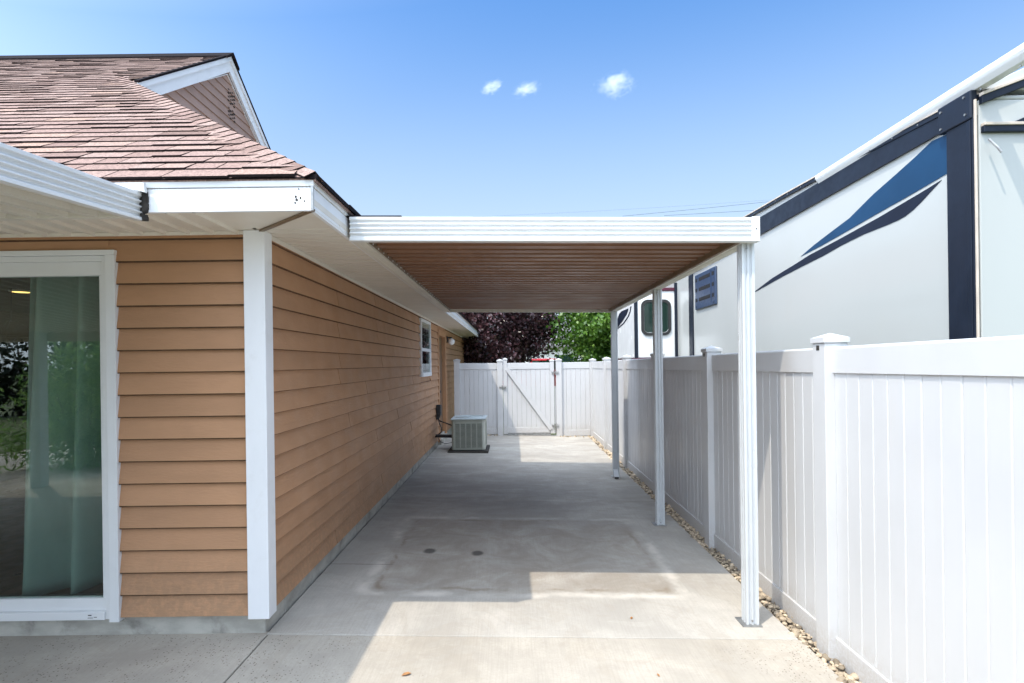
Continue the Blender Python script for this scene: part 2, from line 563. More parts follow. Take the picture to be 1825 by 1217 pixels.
y = 1.9
while y < 12.6:
    dens = 6
    for _ in range(dens):
        s = random.choice((0.007, 0.010, 0.013, 0.016, 0.02)) * random.uniform(.8, 1.2)
        if y > 6:
            s *= 1.3
        x = random.uniform(EDGE - 0.012, 1.80)
        pebble(x, y + random.uniform(0, .03), -0.108 + random.uniform(0.0, 0.026) + s * 0.4, s,
               min(1, max(0, random.gauss(.5, .3))))
    y += 0.013 if y < 6 else 0.028
for _ in range(25):
    y = random.uniform(12.35, 12.5)
    pebble(random.uniform(1.0, 1.65), y, gz(1.4) + 0.015, random.uniform(.012, .022), random.random())
for _ in range(22):
    pebble(random.uniform(-1.1, -.35), random.uniform(12.4, 12.5), gz(-.6) + .012, random.uniform(.012, .022), random.random())
g = b.build('gravel', M['stone'], smooth=60, fix=False)
tag(g, 'tan and brown river pebbles filling the strip under the white fence', 'gravel', kind='stuff')

for (lx, ly, rz, s, lb) in ((-0.56, 2.88, .4, .026, 'curled orange leaf lying on the pale front paving'),
                            (0.72, 2.90, 1.9, .014, 'tiny brown leaf lying on the front paving towards the fence'),
                            (0.72, 3.55, 1.1, .017, 'dark leaf scrap lying on the carport concrete near the front post')):
    b = MB()
    b.cur = .5
    pts = [(-1, 0, .05), (-.3, .42, .3), (.5, .32, .35), (1, 0, .1), (.5, -.32, .3), (-.3, -.4, .22)]
    rm = Matrix.Rotation(rz, 3, 'Z')
    P = [Vector((lx, ly, gz(lx) + .003)) + rm @ (Vector(p) * s) for p in pts]
    mid = [Vector((lx, ly, gz(lx) + .002)) + rm @ (Vector((q, 0, .02)) * s) for q in (-.3, .5)]
    b.quad(P[0], P[1], mid[0]); b.quad(P[1], P[2], mid[1], mid[0]); b.quad(P[2], P[3], mid[1])
    b.quad(P[3], P[4], mid[1]); b.quad(P[4], P[5], mid[0], mid[1]); b.quad(P[5], P[0], mid[0])
    tag(b.build('fallen_leaf', M['leaf_debris'], org=(lx, ly, gz(lx))), lb, 'leaf', 'fallen leaves on the concrete')

# ------------------------------------------------------------------ house
WX, WY = -1.45, 3.30            # outer faces of the side wall and the front wall
WB = 0.115                      # bottom of the siding
CO = 0.1285                     # siding exposure
SO = 2.338                      # soffit height
EX, EY = -0.985, 2.835          # outer faces of the fascia boards
PITCH = 0.678
H = Thing('house', (-1.45, 3.3, 0), 'single storey house with tan lap siding, rose brown shingle roof and white trim', 'house')

b = MB()
b.box(-8.5, WX - 0.012, WY + 0.018, WY + .3, -0.12, WB + .02)
b.box(WX - .3, WX - 0.014, WY + .31, 17.3, -0.12, WB + .02)
H.add(b, 'foundation', 'foundation', bevel=0.008)

# front wall siding, door opening from x=-4.2 to -2.335, z .11 to 2.21
DX0, DX1, DZ0, DZ1 = -4.25, -2.335, 0.105, 2.205
b = MB()
for i in range(18):
    z0 = WB + i * CO
    z1 = min(z0 + CO + .02, SO + .02)
    if z0 > SO:
        break
    segs = [(-8.5, WX - .015)]
    if z0 < DZ1 - .03:
        segs = [(-8.5, DX0), (DX1, WX - .015)]
    for (a, c) in segs:
        b.cur = random.random()
        th0, th1 = 0.030, 0.004
        b.hexa([(a, WY - th0 + .012, z0), (c, WY - th0 + .012, z0), (c, WY + .03, z0 + .035), (a, WY + .03, z0 + .035),
                (a, WY - th1 + .012, z1), (c, WY - th1 + .012, z1), (c, WY + .03, z1), (a, WY + .03, z1)])
b.box(DX0, DX1, WY - .002, WY + .03, DZ1 + .0305, 2.32)
fw = H.add(b, 'wall', 'siding', bevel=0.001, seg=1)
b = MB()  # added dark strips that paint the shadow line under each lap
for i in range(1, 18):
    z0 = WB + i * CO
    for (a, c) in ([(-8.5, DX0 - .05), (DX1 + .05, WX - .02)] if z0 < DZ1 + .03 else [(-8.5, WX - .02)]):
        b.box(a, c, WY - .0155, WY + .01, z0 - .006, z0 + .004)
H.add(b, 'lap_shadow', 'lap_dark', fw)

# side wall siding: openings for the window and the door
SW = dict(y0=8.86, y1=9.90, z0=1.36, z1=2.285)
SD = dict(y0=10.98, y1=12.2, z0=0.05, z1=2.235)
b = MB()
joints = {0: [4.6, 9.2], 1: [6.2, 11.0], 2: [5.3, 8.1], 3: [7.4], 4: [4.9, 8.0], 5: [6.0], 6: [7.1], 7: [5.0, 9.4], 8: [6.6],
          9: [5.6, 8.2], 10: [4.75, 7.0], 11: [4.75, 6.3], 12: [6.9], 13: [4.72, 6.1], 14: [6.05], 15: [4.70, 8.4], 16: [6.0]}
for i in range(18):
    z0 = WB + i * CO
    z1 = min(z0 + CO + .02, SO + .02)
    if z0 > SO:
        break
    cuts = [WY - .0] + [j + random.uniform(-.02, .02) for j in joints.get(i, [5.5])] + [13.5, 17.3]
    segs = []
    for k in range(len(cuts) - 1):
        a, c = cuts[k] + .0035, cuts[k + 1] - .0035
        segs.append((a, c))
    for op in (SW, SD):
        if z0 + CO > op['z0'] + .03 and z0 < op['z1'] - .03:
            out = []
            for (a, c) in segs:
                if c <= op['y0'] or a >= op['y1']:
                    out.append((a, c))
                else:
                    if a < op['y0']:
                        out.append((a, op['y0']))
                    if c > op['y1']:
                        out.append((op['y1'], c))
            segs = out
    for (a, c) in segs:
        b.cur = random.random()
        w = random.uniform(-.0015, .0015)
        th0, th1 = 0.017 + w, -0.009 + w
        b.hexa([(WX - .03, a, z0 + .035), (WX + th0, a, z0), (WX + th0, c, z0), (WX - .03, c, z0 + .035),
                (WX - .03, a, z1), (WX + th1, a, z1), (WX + th1, c, z1), (WX - .03, c, z1)])
b.box(WX - .03, WX + .002, SW['y0'] + .001, SW['y1'] - .001, SW['z0'] - .14, SW['z0'] - .001)
b.box(WX - .03, WX + .002, SD['y0'] + .001, SD['y1'] - .001, SD['z1'] + .001, SO - .031)
fw = H.add(b, 'wall', 'siding', bevel=0.001, seg=1)
b = MB()  # thinner strips colouring in the shade below the side laps
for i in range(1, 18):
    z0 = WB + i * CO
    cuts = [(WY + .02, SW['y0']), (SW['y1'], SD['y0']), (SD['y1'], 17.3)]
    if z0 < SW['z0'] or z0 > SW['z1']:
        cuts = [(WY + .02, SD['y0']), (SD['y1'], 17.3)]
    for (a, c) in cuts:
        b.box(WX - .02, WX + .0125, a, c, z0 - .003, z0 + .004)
H.add(b, 'lap_shadow', 'lap_soft', fw)

# structural core behind the siding so that no light leaks (front wall keeps the door opening)
b = MB()
b.box(-8.5, DX0, WY + .035, WY + .14, .14, SO + .05)
b.box(DX1, WX - .04, WY + .035, WY + .14, .14, SO + .05)
b.box(DX0 + .001, DX1 - .001, WY + .035, WY + .14, DZ1 + .003, SO + .05)
b.box(WX - .16, WX - .035, WY + .145, SW['y0'], .14, SO + .05)
b.box(WX - .16, WX - .035, SW['y1'], SD['y0'], .14, SO + .05)
b.box(WX - .16, WX - .035, SW['y0'] + .001, SW['y1'] - .001, .14, SW['z0'])
b.box(WX - .16, WX - .035, SD['y1'], 17.3, .14, SO + .05)
b.box(WX - .16, WX - .035, SD['y0'] + .001, SD['y1'] - .001, SD['z1'], SO + .05)
b.box(-8.5, WX - .17, 17.2, 17.3, .0, SO + .05)
b.box(-8.6, -8.501, WY, 17.3, .0, SO + .05)
H.add(b, 'wall_core', 'room_wall')

b = MB()
b.box(WX - .088, WX + .034, WY - .038, WY - .004, WB - .012, SO - .002)
b.box(WX + .004, WX + .032, WY - .0035, WY + .072, WB - .012, SO - .002)
H.add(b, 'corner_trim', 'white_trim', bevel=0.003)

# frieze under soffit
b = MB()
b.box(WX + .002, WX + .017, WY + .075, 17.3, SO - .03, SO - .001)
b.box(-8.5, WX - .09, WY - .022, WY - .006, SO - .022, SO - .001)
H.add(b, 'frieze', 'soffit', bevel=0.002)


# soffits: vinyl with grooves
def groove_profile(a0, a1, pitch, depth, w):
    out = [(a0, 0)]
    n = int((a1 - a0) / pitch)
    for i in range(n):
        c = a0 + (i + .5) * pitch
        out += [(c - w, 0), (c - w * .5, depth), (c + w * .5, depth), (c + w * .9, 0)]
    out.append((a1, 0))
    return out


b = MB()
pr = groove_profile(-8.5, EX - .465, 0.137, -0.019, 0.010)
b.prism([(x, EY + .0, SO + d) for x, d in pr], (0, WY - EY, 0), closed=False)
b.box(-8.5, WX, EY, WY, SO + .02, SO + .05)
H.add(b, 'soffit', 'soffit', fix=False)
b = MB()
pr = groove_profile(WY - .08, 18.2, 0.10, 0.020, 0.011)
b.prism([(WX - .02, y, SO + d) for y, d in pr], (EX - WX + .02, 0, 0), closed=False)
# the corner square, up to the diagonal
b.quad((WX, WY - .08, SO), (EX, EY, SO), (EX, WY - .08, SO))
b.quad((WX, WY - .08, SO), (WX, EY, SO), (EX, EY, SO))
b.box(WX, EX, EY, 18.2, SO + .02, SO + .05)
H.add(b, 'soffit', 'soffit', fix=False)
b = MB()
b.hexa([(WX - .02, WY - .015, SO - .012), (WX + .012, WY - .015, SO - .012), (EX + .004, EY + .016, SO - .012), (EX - .028, EY + .016, SO - .012),
        (WX - .02, WY - .015, SO - .001), (WX + .012, WY - .015, SO - .001), (EX + .004, EY + .016, SO - .001), (EX - .028, EY + .016, SO - .001)])
H.add(b, 'soffit_joint', 'brown_edge')

# fascia: lower board and upper drip strip
b = MB()
b.box(-8.5, EX - .004, EY - .002, EY + .02, SO - .012, SO + .105)
b.box(EX - .024, EX - .002, EY + .022, 18.2, SO - .012, SO + .105)
H.add(b, 'fascia', 'white_trim', bevel=0.002)
b = MB()
b.box(-8.5, EX + .006, EY - .008, EY + .014, SO + .108, SO + .152)
b.box(EX - .012, EX + .0065, EY + .016, 18.2, SO + .108, SO + .152)
H.add(b, 'drip_edge', 'white_metal', bevel=0.002)
b = MB()
b.box(EX - .008, EX + .004, EY - .008, EY + .0015, SO - .012, SO + .107)
H.add(b, 'fascia_joint', 'steel')
# rust spots and nail holes at the end of the front fascia
b = MB()
for (px, pz, r) in ((-.085, .062, .005), (-.080, .046, .006), (-.062, .056, .005), (-.042, .040, .004), (-.088, .032, .005), (-.07, .1, .004)):
    pts = [(EX + px + r * math.cos(a) * random.uniform(.6, 1.3), EY - .0035, SO - .005 + pz + r * math.sin(a) * random.uniform(.6, 1.5)) for a in np.linspace(0, 2 * PI, 8)[:-1]]
    b.prism(pts, (0, .0016, 0))
H.add(b, 'rust_spot', 'joint_dark')

# ---- roof
ZE = SO + .155                   # top of shingles at the eave edge
RX, RY = EX + .02, EY - .02    # roof edge
RIDGE_Y = RY + (5.59 - ZE) / PITCH
GX = -3.62                       # outer face of the rake
SL = math.hypot(1, PITCH)
cs, sn = 1 / SL, PITCH / SL
b = MB()
EXP = 0.128
L = (RIDGE_Y - RY) * SL
k = 0
nrm = Vector((0, -sn, cs))


def rp(x, s, h):
    """point on the front slope: x across, s up the slope from the eave, h above"""
    return (x, RY + s * cs - sn * h, ZE + s * sn + cs * h)


def xlim(s):
    tt = s * cs
    return RX - tt if tt < 2.95 else GX


while k * EXP < L:
    s0 = k * EXP - (0.0 if k else 0.012)
    s1 = min((k + 1) * EXP + .02, L)
    x = -8.9 + random.uniform(0, .2)
    while True:
        w = random.choice((.16, .2, .24, .29, .33, .13))
        xr = x + w
        l0, l1 = xlim(s0), xlim(s1)
        if x >= l1 - .02:
            break
        b.cur = min(1, max(.08, random.gauss(.5, .22)))
        thick = random.choice((.005, .006, .010))
        a0, c0 = x + .004, min(xr - .004, l0)
        a1, c1 = x + .004, min(xr - .004, l1)
        sj = s0 + random.uniform(-.004, .004)
        b.hexa([rp(a0, sj, 0), rp(c0, sj, 0), rp(c1, s1, -.004), rp(a1, s1, -.004),
                rp(a0, sj, thick + .004), rp(c0, sj, thick + .004), rp(c1, s1, .001), rp(a1, s1, .001)])
        b.t[-6:] = [0, b.cur, 0, 0, 0, 0]          # cut edges black: dark asphalt plus painted shade below the tabs
        x = xr
    k += 1
# deck under the tabs, other slopes
b.cur = .4
b.hexa([rp(-8.9, 0, -.03), rp(RX, 0, -.03), rp(RX - 2.95, 2.95 * SL, -.03), rp(-8.9, 2.95 * SL, -.03),
        rp(-8.9, 0, -.006), rp(RX, 0, -.006), rp(RX - 2.95, 2.95 * SL, -.006), rp(-8.9, 2.95 * SL, -.006)])
b.hexa([rp(-8.9, 2.9 * SL, -.03), rp(GX, 2.9 * SL, -.03), rp(GX, L, -.03), rp(-8.9, L, -.03),
        rp(-8.9, 2.9 * SL, -.006), rp(GX, 2.9 * SL, -.006), rp(GX, L, -.006), rp(-8.9, L, -.006)])
BY = 2 * RIDGE_Y - RY
b.hexa([(-8.9, RIDGE_Y, 5.56), (GX, RIDGE_Y, 5.56), (GX, BY, ZE - .03), (-8.9, BY, ZE - .03),
        (-8.9, RIDGE_Y, 5.59), (GX, RIDGE_Y, 5.59), (GX, BY, ZE), (-8.9, BY, ZE)])
# side slope over the long wall and the rear wing
hz = ZE + PITCH * 2.95
hx = RX - 2.95
b.hexa([(RX, RY, ZE - .03), (RX, 18.25, ZE - .03), (hx, 18.25, hz - .03), (hx, RY + 2.95, hz - .03),
        (RX, RY, ZE), (RX, 18.25, ZE), (hx, 18.25, hz), (hx, RY + 2.95, hz)])
b.hexa([(hx, 9.0, hz - .03), (hx, 18.25, hz - .03), (hx * 2 - RX, 18.25, ZE - .03), (hx * 2 - RX, 9, ZE - .03),
        (hx, 9.0, hz), (hx, 18.25, hz), (hx * 2 - RX, 18.25, ZE), (hx * 2 - RX, 9, ZE)])
roof = H.add(b, 'roof', 'shingle')
# hip caps: folded pieces lapping up the hip
b = MB()
hd = Vector((-1, 1, PITCH)).normalized()
hl = 2.95 * math.sqrt(2 + PITCH * PITCH)
fdir = Vector((-1, 0, 0))
f2 = Vector((-1, 0, 0)) - hd * Vector((-1, 0, 0)).dot(hd)
f2.normalize()                     # down across the front slope
f3 = Vector((0, 1, 0)) - hd * Vector((0, 1, 0)).dot(hd)
f3.normalize()
up = Vector((.0, 0, 1)) - hd * hd.z
up.normalize()
s = 0.01
base = Vector((RX, RY, ZE))
while s < hl:
    b.cur = min(1, max(.1, random.gauss(.42, .2)))
    e = s + .175
    q0 = base + hd * s + up * .021
    q1 = base + hd * min(e, hl + .1) + up * .012
    wf = min(.15, .05 + s * .5)
    for fd in (f2, f3):
        dn = (fd - up * .0).normalized()
        a0 = q0 + dn * wf - up * .016
        a1 = q1 + dn * wf - up * .014
        b.hexa([a0 - up * .007, q0 - up * .007, q1 - up * .007, a1 - up * .007, a0, q0, q1, a1])
        b.t[-6:] = [.3, b.cur, 0, b.cur, b.cur, 0]
    s += EXP
H.add(b, 'hip_cap', 'shingle')
b = MB()
b.prism([(-8.9, RIDGE_Y - .16, 5.59 - .16 * PITCH + .03), (-8.9, RIDGE_Y, 5.635), (-8.9, RIDGE_Y + .16, 5.59 - .16 * PITCH + .03),
         (-8.9, RIDGE_Y + .16, 5.59 - .16 * PITCH - .0), (-8.9, RIDGE_Y, 5.59), (-8.9, RIDGE_Y - .16, 5.59 - .16 * PITCH - .0)],
        (GX + 8.95, 0, 0))
H.add(b, 'ridge_vent', 'ridge')
# dark starter edge under the shingles, seen from below at both eaves
b = MB()
b.hexa([(-8.5, RY + .002, ZE - .012), (RX - .002, RY + .002, ZE - .012), (RX - .03, RY + .05, ZE - .004), (-8.5, RY + .05, ZE - .004),
        (-8.5, RY + .002, ZE - .005), (RX - .002, RY + .002, ZE - .005), (RX - .03, RY + .05, ZE + .012), (-8.5, RY + .05, ZE + .012)])
for i in range(55):
    y0 = RY + i * .28
    j = random.uniform(0, .012)
    b.box(RX - .05, RX + .006 + j, y0, y0 + .277, ZE - .015, ZE + .006 + j)
H.add(b, 'shingle_edge', 'ridge')

# gable wall on the side, clipped to its triangle
GW = GX - .05
b = MB()
z = hz - .35
while z < 5.5:
    z1 = min(z + .112, 5.575)
    ya = RY + (z - ZE) / PITCH
    yb = 2 * RIDGE_Y - ya
    yc = RY + (z1 - ZE) / PITCH
    yd = 2 * RIDGE_Y - yc
    b.cur = random.random()
    b.hexa([(GW - .03, ya, z), (GW + .012, ya, z), (GW + .012, yb, z), (GW - .03, yb, z),
            (GW - .03, yc, z1), (GW + .0, yc, z1), (GW + .0, yd, z1), (GW - .03, yd, z1)])
    z += .112
H.add(b, 'gable_wall', 'gable_siding')
b = MB()
for col in range(4):
    for row in range(8):
        if row == 4:
            continue
        yy = RIDGE_Y + .02 + col * .05
        zz = 5.17 - row * .048 - (col % 2) * .022
        b.box(GW + .004, GW + .0145, yy, yy + .032, zz, zz + .014)
H.add(b, 'gable_vent', 'joint_dark')
# rake boards (front slope and back slope) and rake soffit
for sgn in (-1, 1):
    b = MB()
    y0 = RIDGE_Y + sgn * 2.05
    z0 = 5.59 - 2.05 * PITCH
    if sgn < 0:
        y0 = RIDGE_Y - 1.86
        z0 = 5.59 - 1.86 * PITCH
    prof = [(RIDGE_Y, 5.565), (y0, z0 - .025), (y0 + (0 if sgn > 0 else .12), z0 - .205 + (0 if sgn > 0 else .12 * PITCH)), (RIDGE_Y, 5.385)]
    b.prism([(GX - .03, p[0], p[1]) for p in prof], (.028, 0, 0))
    prof = [(RIDGE_Y, 5.585), (y0, z0 - .005), (y0, z0 - .065), (RIDGE_Y, 5.525)]
    b.prism([(GX - .001, p[0], p[1]) for p in prof], (.018, 0, 0))
    prof = [(RIDGE_Y, 5.36), (y0, z0 - .17), (y0, z0 - .18), (RIDGE_Y, 5.35)]
    b.prism([(GW, p[0], p[1]) for p in prof], (GX - .031 - GW, 0, 0))
    H.add(b, 'rake_board', 'white_trim')
    b = MB()
    prof = [(RIDGE_Y, 5.618), (y0, z0 + .022), (y0, z0 - .004), (RIDGE_Y, 5.59)]
    b.prism([(GX - .02, p[0], p[1]) for p in prof], (.045, 0, 0))
    H.add(b, 'rake_shingle', 'ridge')

# ---- sliding patio door
fr = MB()
FY = WY - .030
fr.box(DX1 - .004, DX1 + .052, FY, WY + .02, DZ0 - .012, DZ1 + .0)        # outer casing right
fr.box(DX0 - .052, DX0 + .004, FY, WY + .02, DZ0 - .012, DZ1 + .0)
fr.box(DX0 - .052, DX1 + .0525, FY - .004, WY + .02, DZ1 + .0008, DZ1 + .03)   # head cap
fr.box(DX1 - .034, DX1 - .0045, FY + .014, WY + .08, DZ0 + .0, DZ1 - .0005)
fr.box(DX0 + .0045, DX0 + .034, FY + .014, WY + .08, DZ0 + .0, DZ1 - .0005)
fr.box(DX0 + .0345, DX1 - .0345, FY + .014, WY + .08, DZ1 - .032, DZ1 - .0005)
fr.box(DX0 + .0345, DX1 - .0345, FY + .004, WY + .08, DZ0 + .0, DZ0 + .045)
door = H.add(fr, 'sliding_door', 'white_metal', bevel=0.002)
b = MB()
b.box(DX0 + .035, DX1 - .035, WY + .0, WY + .045, DZ0 + .0455, DZ0 + .115)
b.box(DX0 + .035, DX1 - .035, WY + .0, WY + .045, DZ1 - .112, DZ1 - .0325)
b.box(DX1 - .060, DX1 - .035, WY + .002, WY + .04, DZ0 + .1155, DZ1 - .1125)
b.box(DX0 + .035, DX0 + .09, WY + .002, WY + .04, DZ0 + .1155, DZ1 - .1125)
b.box(-3.34, -3.26, WY + .002, WY + .04, DZ0 + .1155, DZ1 - .1125)
H.add(b, 'sash', 'white_metal', door, bevel=0.002)
b = MB()
b.box(DX0 + .091, -3.341, WY + .018, WY + .024, DZ0 + .116, DZ1 - .113)
b.box(-3.259, DX1 - .0605, WY + .018, WY + .024, DZ0 + .116, DZ1 - .113)
H.add(b, 'glass_pane', 'glass', door)
b = MB()
b.box(DX1 - .13, DX1 - .10, FY + .0025, FY + .004, DZ0 + .012, DZ0 + .015)
b.box(DX1 - .128, DX1 - .108, FY + .0025, FY + .004, DZ0 + .026, DZ0 + .031)
b.box(DX1 - .095, DX1 - .078, FY + .0025, FY + .004, DZ0 + .016, DZ0 + .019)
H.add(b, 'scuff_mark', 'joint_dark', door)

# ---- the room behind the door
b = MB()
b.box(-6.5, -1.66, 8.4, 8.5, .0, 2.4)
b.box(-6.6, -6.501, 3.45, 8.5, .0, 2.4)
b.box(-1.659, -1.612, 3.45, 8.5, .0, 2.4)
b.box(-6.5, -1.66, 3.45, 8.4, 2.31, 2.36)
H.add(b, 'room', 'room_wall')
b = MB()
b.box(-6.5, -1.66, 3.38, 8.399, .0, .135)
H.add(b, 'room_floor', 'room_floor')

# ---- window in the side wall
b = MB()
y0, y1, z0, z1 = SW['y0'], SW['y1'], SW['z0'], SW['z1']
x0, x1 = WX - .05, WX + .034
b.box(x0, x1, y0, y0 + .05, z0, z1)
b.box(x0, x1, y1 - .05, y1, z0, z1)
b.box(x0, x1 - .001, y0 + .0505, y1 - .0505, z1 - .05, z1)
b.box(x0, x1 + .012, y0 + .0505, y1 - .0505, z0, z0 + .065)
win = H.add(b, 'window', 'white_trim', bevel=0.003)
b = MB()
zm = z0 + (z1 - z0) * .47
b.box(WX - .03, WX + .029, y0 + .051, y1 - .051, zm - .026, zm + .026)
b.box(WX - .03, WX + .026, y0 + .051, y0 + .085, z0 + .0655, zm - .0265)
b.box(WX - .03, WX + .026, y1 - .085, y1 - .051, z0 + .0655, zm - .0265)
H.add(b, 'sash', 'white_metal', win, bevel=0.002)
b = MB()
b.box(WX + .016, WX + .020, y0 + .0505, y1 - .0505, zm + .0265, z1 - .0505)
b.box(WX + .014, WX + .018, y0 + .0855, y1 - .0855, z0 + .066, zm - .0265)
H.add(b, 'glass_pane', 'glass', win)
b = MB()
for i in range(1, 4):
    yy = y0 + .05 + i * (y1 - y0 - .1) / 4
    b.box(WX + .002, WX + .010, yy - .006, yy + .006, zm + .027, z1 - .051)
b.box(WX + .002, WX + .010, y0 + .052, y1 - .052, (zm + z1) / 2 - .006, (zm + z1) / 2 + .006)
H.add(b, 'muntin', 'white_metal', win)
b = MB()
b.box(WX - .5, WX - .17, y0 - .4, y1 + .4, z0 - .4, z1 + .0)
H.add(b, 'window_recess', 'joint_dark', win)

# ---- side door
b = MB()
y0, y1, z0, z1 = SD['y0'], SD['y1'], SD['z0'], SD['z1']
b.box(WX - .10, WX + .022, y0, y0 + .11, z0, z1)
b.box(WX - .10, WX + .022, y1 - .11, y1, z0, z1)
b.box(WX - .10, WX + .024, y0 + .1105, y1 - .1105, z1 - .11, z1)
dr = H.add(b, 'door', 'door_casing', bevel=0.003)
b = MB()
b.box(WX - .09, WX - .05, y0 + .111, y1 - .111, z0 + .045, z1 - .111)
for (za, zb) in ((.35, .95), (1.15, 1.95)):
    for (ya, yb) in ((.22, .56), (.66, 1.0)):
        b.box(WX - .0495, WX - .042, y0 + ya, y0 + yb, za, zb)
H.add(b, 'door_leaf', 'door_brown', dr, bevel=0.004)
b = MB()
yy = y0 + .17
b.tube([(WX - .05, yy, 1.02), (WX - .0, yy, 1.02)], .012, 10)
b.tube([(WX - .01, yy, 1.02), (WX + .0, yy, 1.02), (WX + .02, yy, 1.02), (WX + .03, yy, 1.02)], [.02, .03, .03, .016], 12)
H.add(b, 'door_knob', 'charcoal_steel', dr, smooth=50)
b = MB()
b.tube([(WX - .049, yy, 1.16), (WX - .025, yy, 1.16)], .026, 14)
H.add(b, 'deadbolt', 'charcoal_steel', dr, smooth=50)
b = MB()
b.box(WX - .09, WX + .05, y0 + .02, y1 - .02, -.05, z0 + .04)
H.add(b, 'threshold', 'foundation', dr)

# ------------------------------------------------------------------ things at the house
# curtain behind the sliding door
b = MB()
NX, NZ = 90, 26
CX0, CX1 = -3.03, -2.40
CYB = 3.58
for i in range(NX + 1):
    a = i / NX
    for j in range(NZ + 1):
        t_ = j / NZ
        zz = 0.165 + t_ * (2.28 - .165)
        spread = 1 + .17 * (1 - t_)
        x = CX1 + .08 - (CX1 + .08 - CX0) * (1 - a) * spread
        ph = a * 3.4 * 2 * PI + .6 * math.sin(a * 9)
        amp = .078 + .022 * (1 - t_) ** .7
        y = CYB + amp * math.sin(ph + .5 * (1 - t_)) + .011 * math.sin(ph * .43 + 2) + .012 * (1 - t_) * math.sin(a * 17)
        zz += (.02 * math.sin(ph * .5 + 1.2)) * (1 - t_) ** 4
        b.v.append((x, y, zz))
for i in range(NX):
    for j in range(NZ):
        q = i * (NZ + 1) + j
        b.f.append((q, q + NZ + 1, q + NZ + 2, q + 1))
        b.t.append(.5)
cu = b.build('curtain', M['curtain'], org=(-2.65, CYB, .16), smooth=80)
sol = cu.modifiers.new('cloth', 'SOLIDIFY')
sol.thickness = .002
tag(cu, 'sage green curtain hanging in folds behind the sliding glass door', 'curtain')

t = Thing('ceiling_light', (-4.70, 5.45, 2.31), 'round warm glowing lamp in the ceiling behind the sliding door', 'ceiling light')
b = MB()
b.lathe((-4.70, 5.45, 2.309), [(.0, -.012), (.072, -.012), (.078, -.010)], 28)
t.add(b, 'lens', 'lamp_glow')
b = MB()
b.lathe((-4.70, 5.45, 2.309), [(.079, -.004), (.080, -.014), (.095, -.010), (.098, 0.0)], 28)
t.add(b, 'trim_ring', 'white_metal', smooth=40)

t = Thing('pendant_lamp', (-4.62, 5.25, 1.78), 'dark wire cage pendant lamp hanging inside behind the sliding door', 'pendant lamp')
b = MB()
ring = lambda r, z, n=24: [(-4.62 + r * math.cos(2 * PI * k / n), 5.25 + r * math.sin(2 * PI * k / n), z) for k in range(n + 1)]
b.tube(ring(.19, 1.86), .004, 5)
b.tube(ring(.17, 1.76), .004, 5)
for k in range(10):
    a0 = 2 * PI * k / 10
    a1 = 2 * PI * (k + .5) / 10
    a2 = 2 * PI * (k + 1) / 10
    p = lambda r, a, z: (-4.62 + r * math.cos(a), 5.25 + r * math.sin(a), z)
    b.tube([p(.19, a0, 1.86), p(.17, a1, 1.76), p(.19, a2, 1.86)], .0032, 4)
    if k % 2 == 0:
        b.tube([p(.19, a0, 1.86), p(.14, a0, 1.95), p(.06, a0, 2.0), (-4.62, 5.25, 2.01)], .0032, 4)
t.add(b, 'cage', 'warm_metal')
b = MB()
b.tube([(-4.62, 5.25, 2.0), (-4.62, 5.25, 2.309)], .004, 6)
t.add(b, 'cord', 'warm_metal')

# wall lamp beside the side door
t = Thing('wall_lamp', (WX, 12.50, 2.1), 'white globe wall lamp on a black bracket beside the brown side door', 'wall lamp')
b = MB()
b.box(WX + .010, WX + .032, 12.44, 12.56, 2.04, 2.16)
b.box(WX + .0322, WX + .12, 12.46, 12.54, 2.125, 2.155)
t.add(b, 'bracket', 'charcoal_steel', bevel=.004)
b = MB()
n = 16
b.lathe((WX + .105, 12.50, 2.05), [(.075 * math.sin(PI * k / n), -.075 * math.cos(PI * k / n)) for k in range(n)] + [(.022, .078)], 24)
t.add(b, 'globe', 'opal', smooth=60)

# air conditioner
ax0, ax1, ay0, ay1 = -1.105, -.505, 10.10, 10.74
az0 = gz(-.8)
t = Thing('air_conditioner', (-.8, 10.42, az0), 'grey green outdoor air conditioner unit standing by the house wall', 'air conditioner')
b = MB()
b.box(ax0 - .07, ax1 + .05, ay0 - .07, ay1 + .07, az0 - .02, az0 + .03)
t.add(b, 'base_pad', 'joint_dark', bevel=.006)
zb, zt = az0 + .045, .560
b = MB()
b.box(ax0 + .03, ax1 - .03, ay0 + .03, ay1 - .03, az0 + .031, zt)
t.add(b, 'coil', 'ac_dark')
for (fx, fy) in ((ax0, ay0), (ax1, ay0), (ax0, ay1), (ax1, ay1)):
    b = MB()
    sx = 1 if fx == ax0 else -1
    sy = 1 if fy == ay0 else -1
    b.prism([(fx, fy + sy * .045, zb), (fx + sx * .02, fy + sy * .008, zb), (fx + sx * .055, fy, zb), (fx + sx * .055, fy + sy * .04, zb), (fx + sx * .04, fy + sy * .055, zb), (fx, fy + sy * .055, zb)], (0, 0, zt - zb))
    t.add(b, 'corner_panel', 'ac_light' if sx < 0 else 'ac_body', bevel=.004)
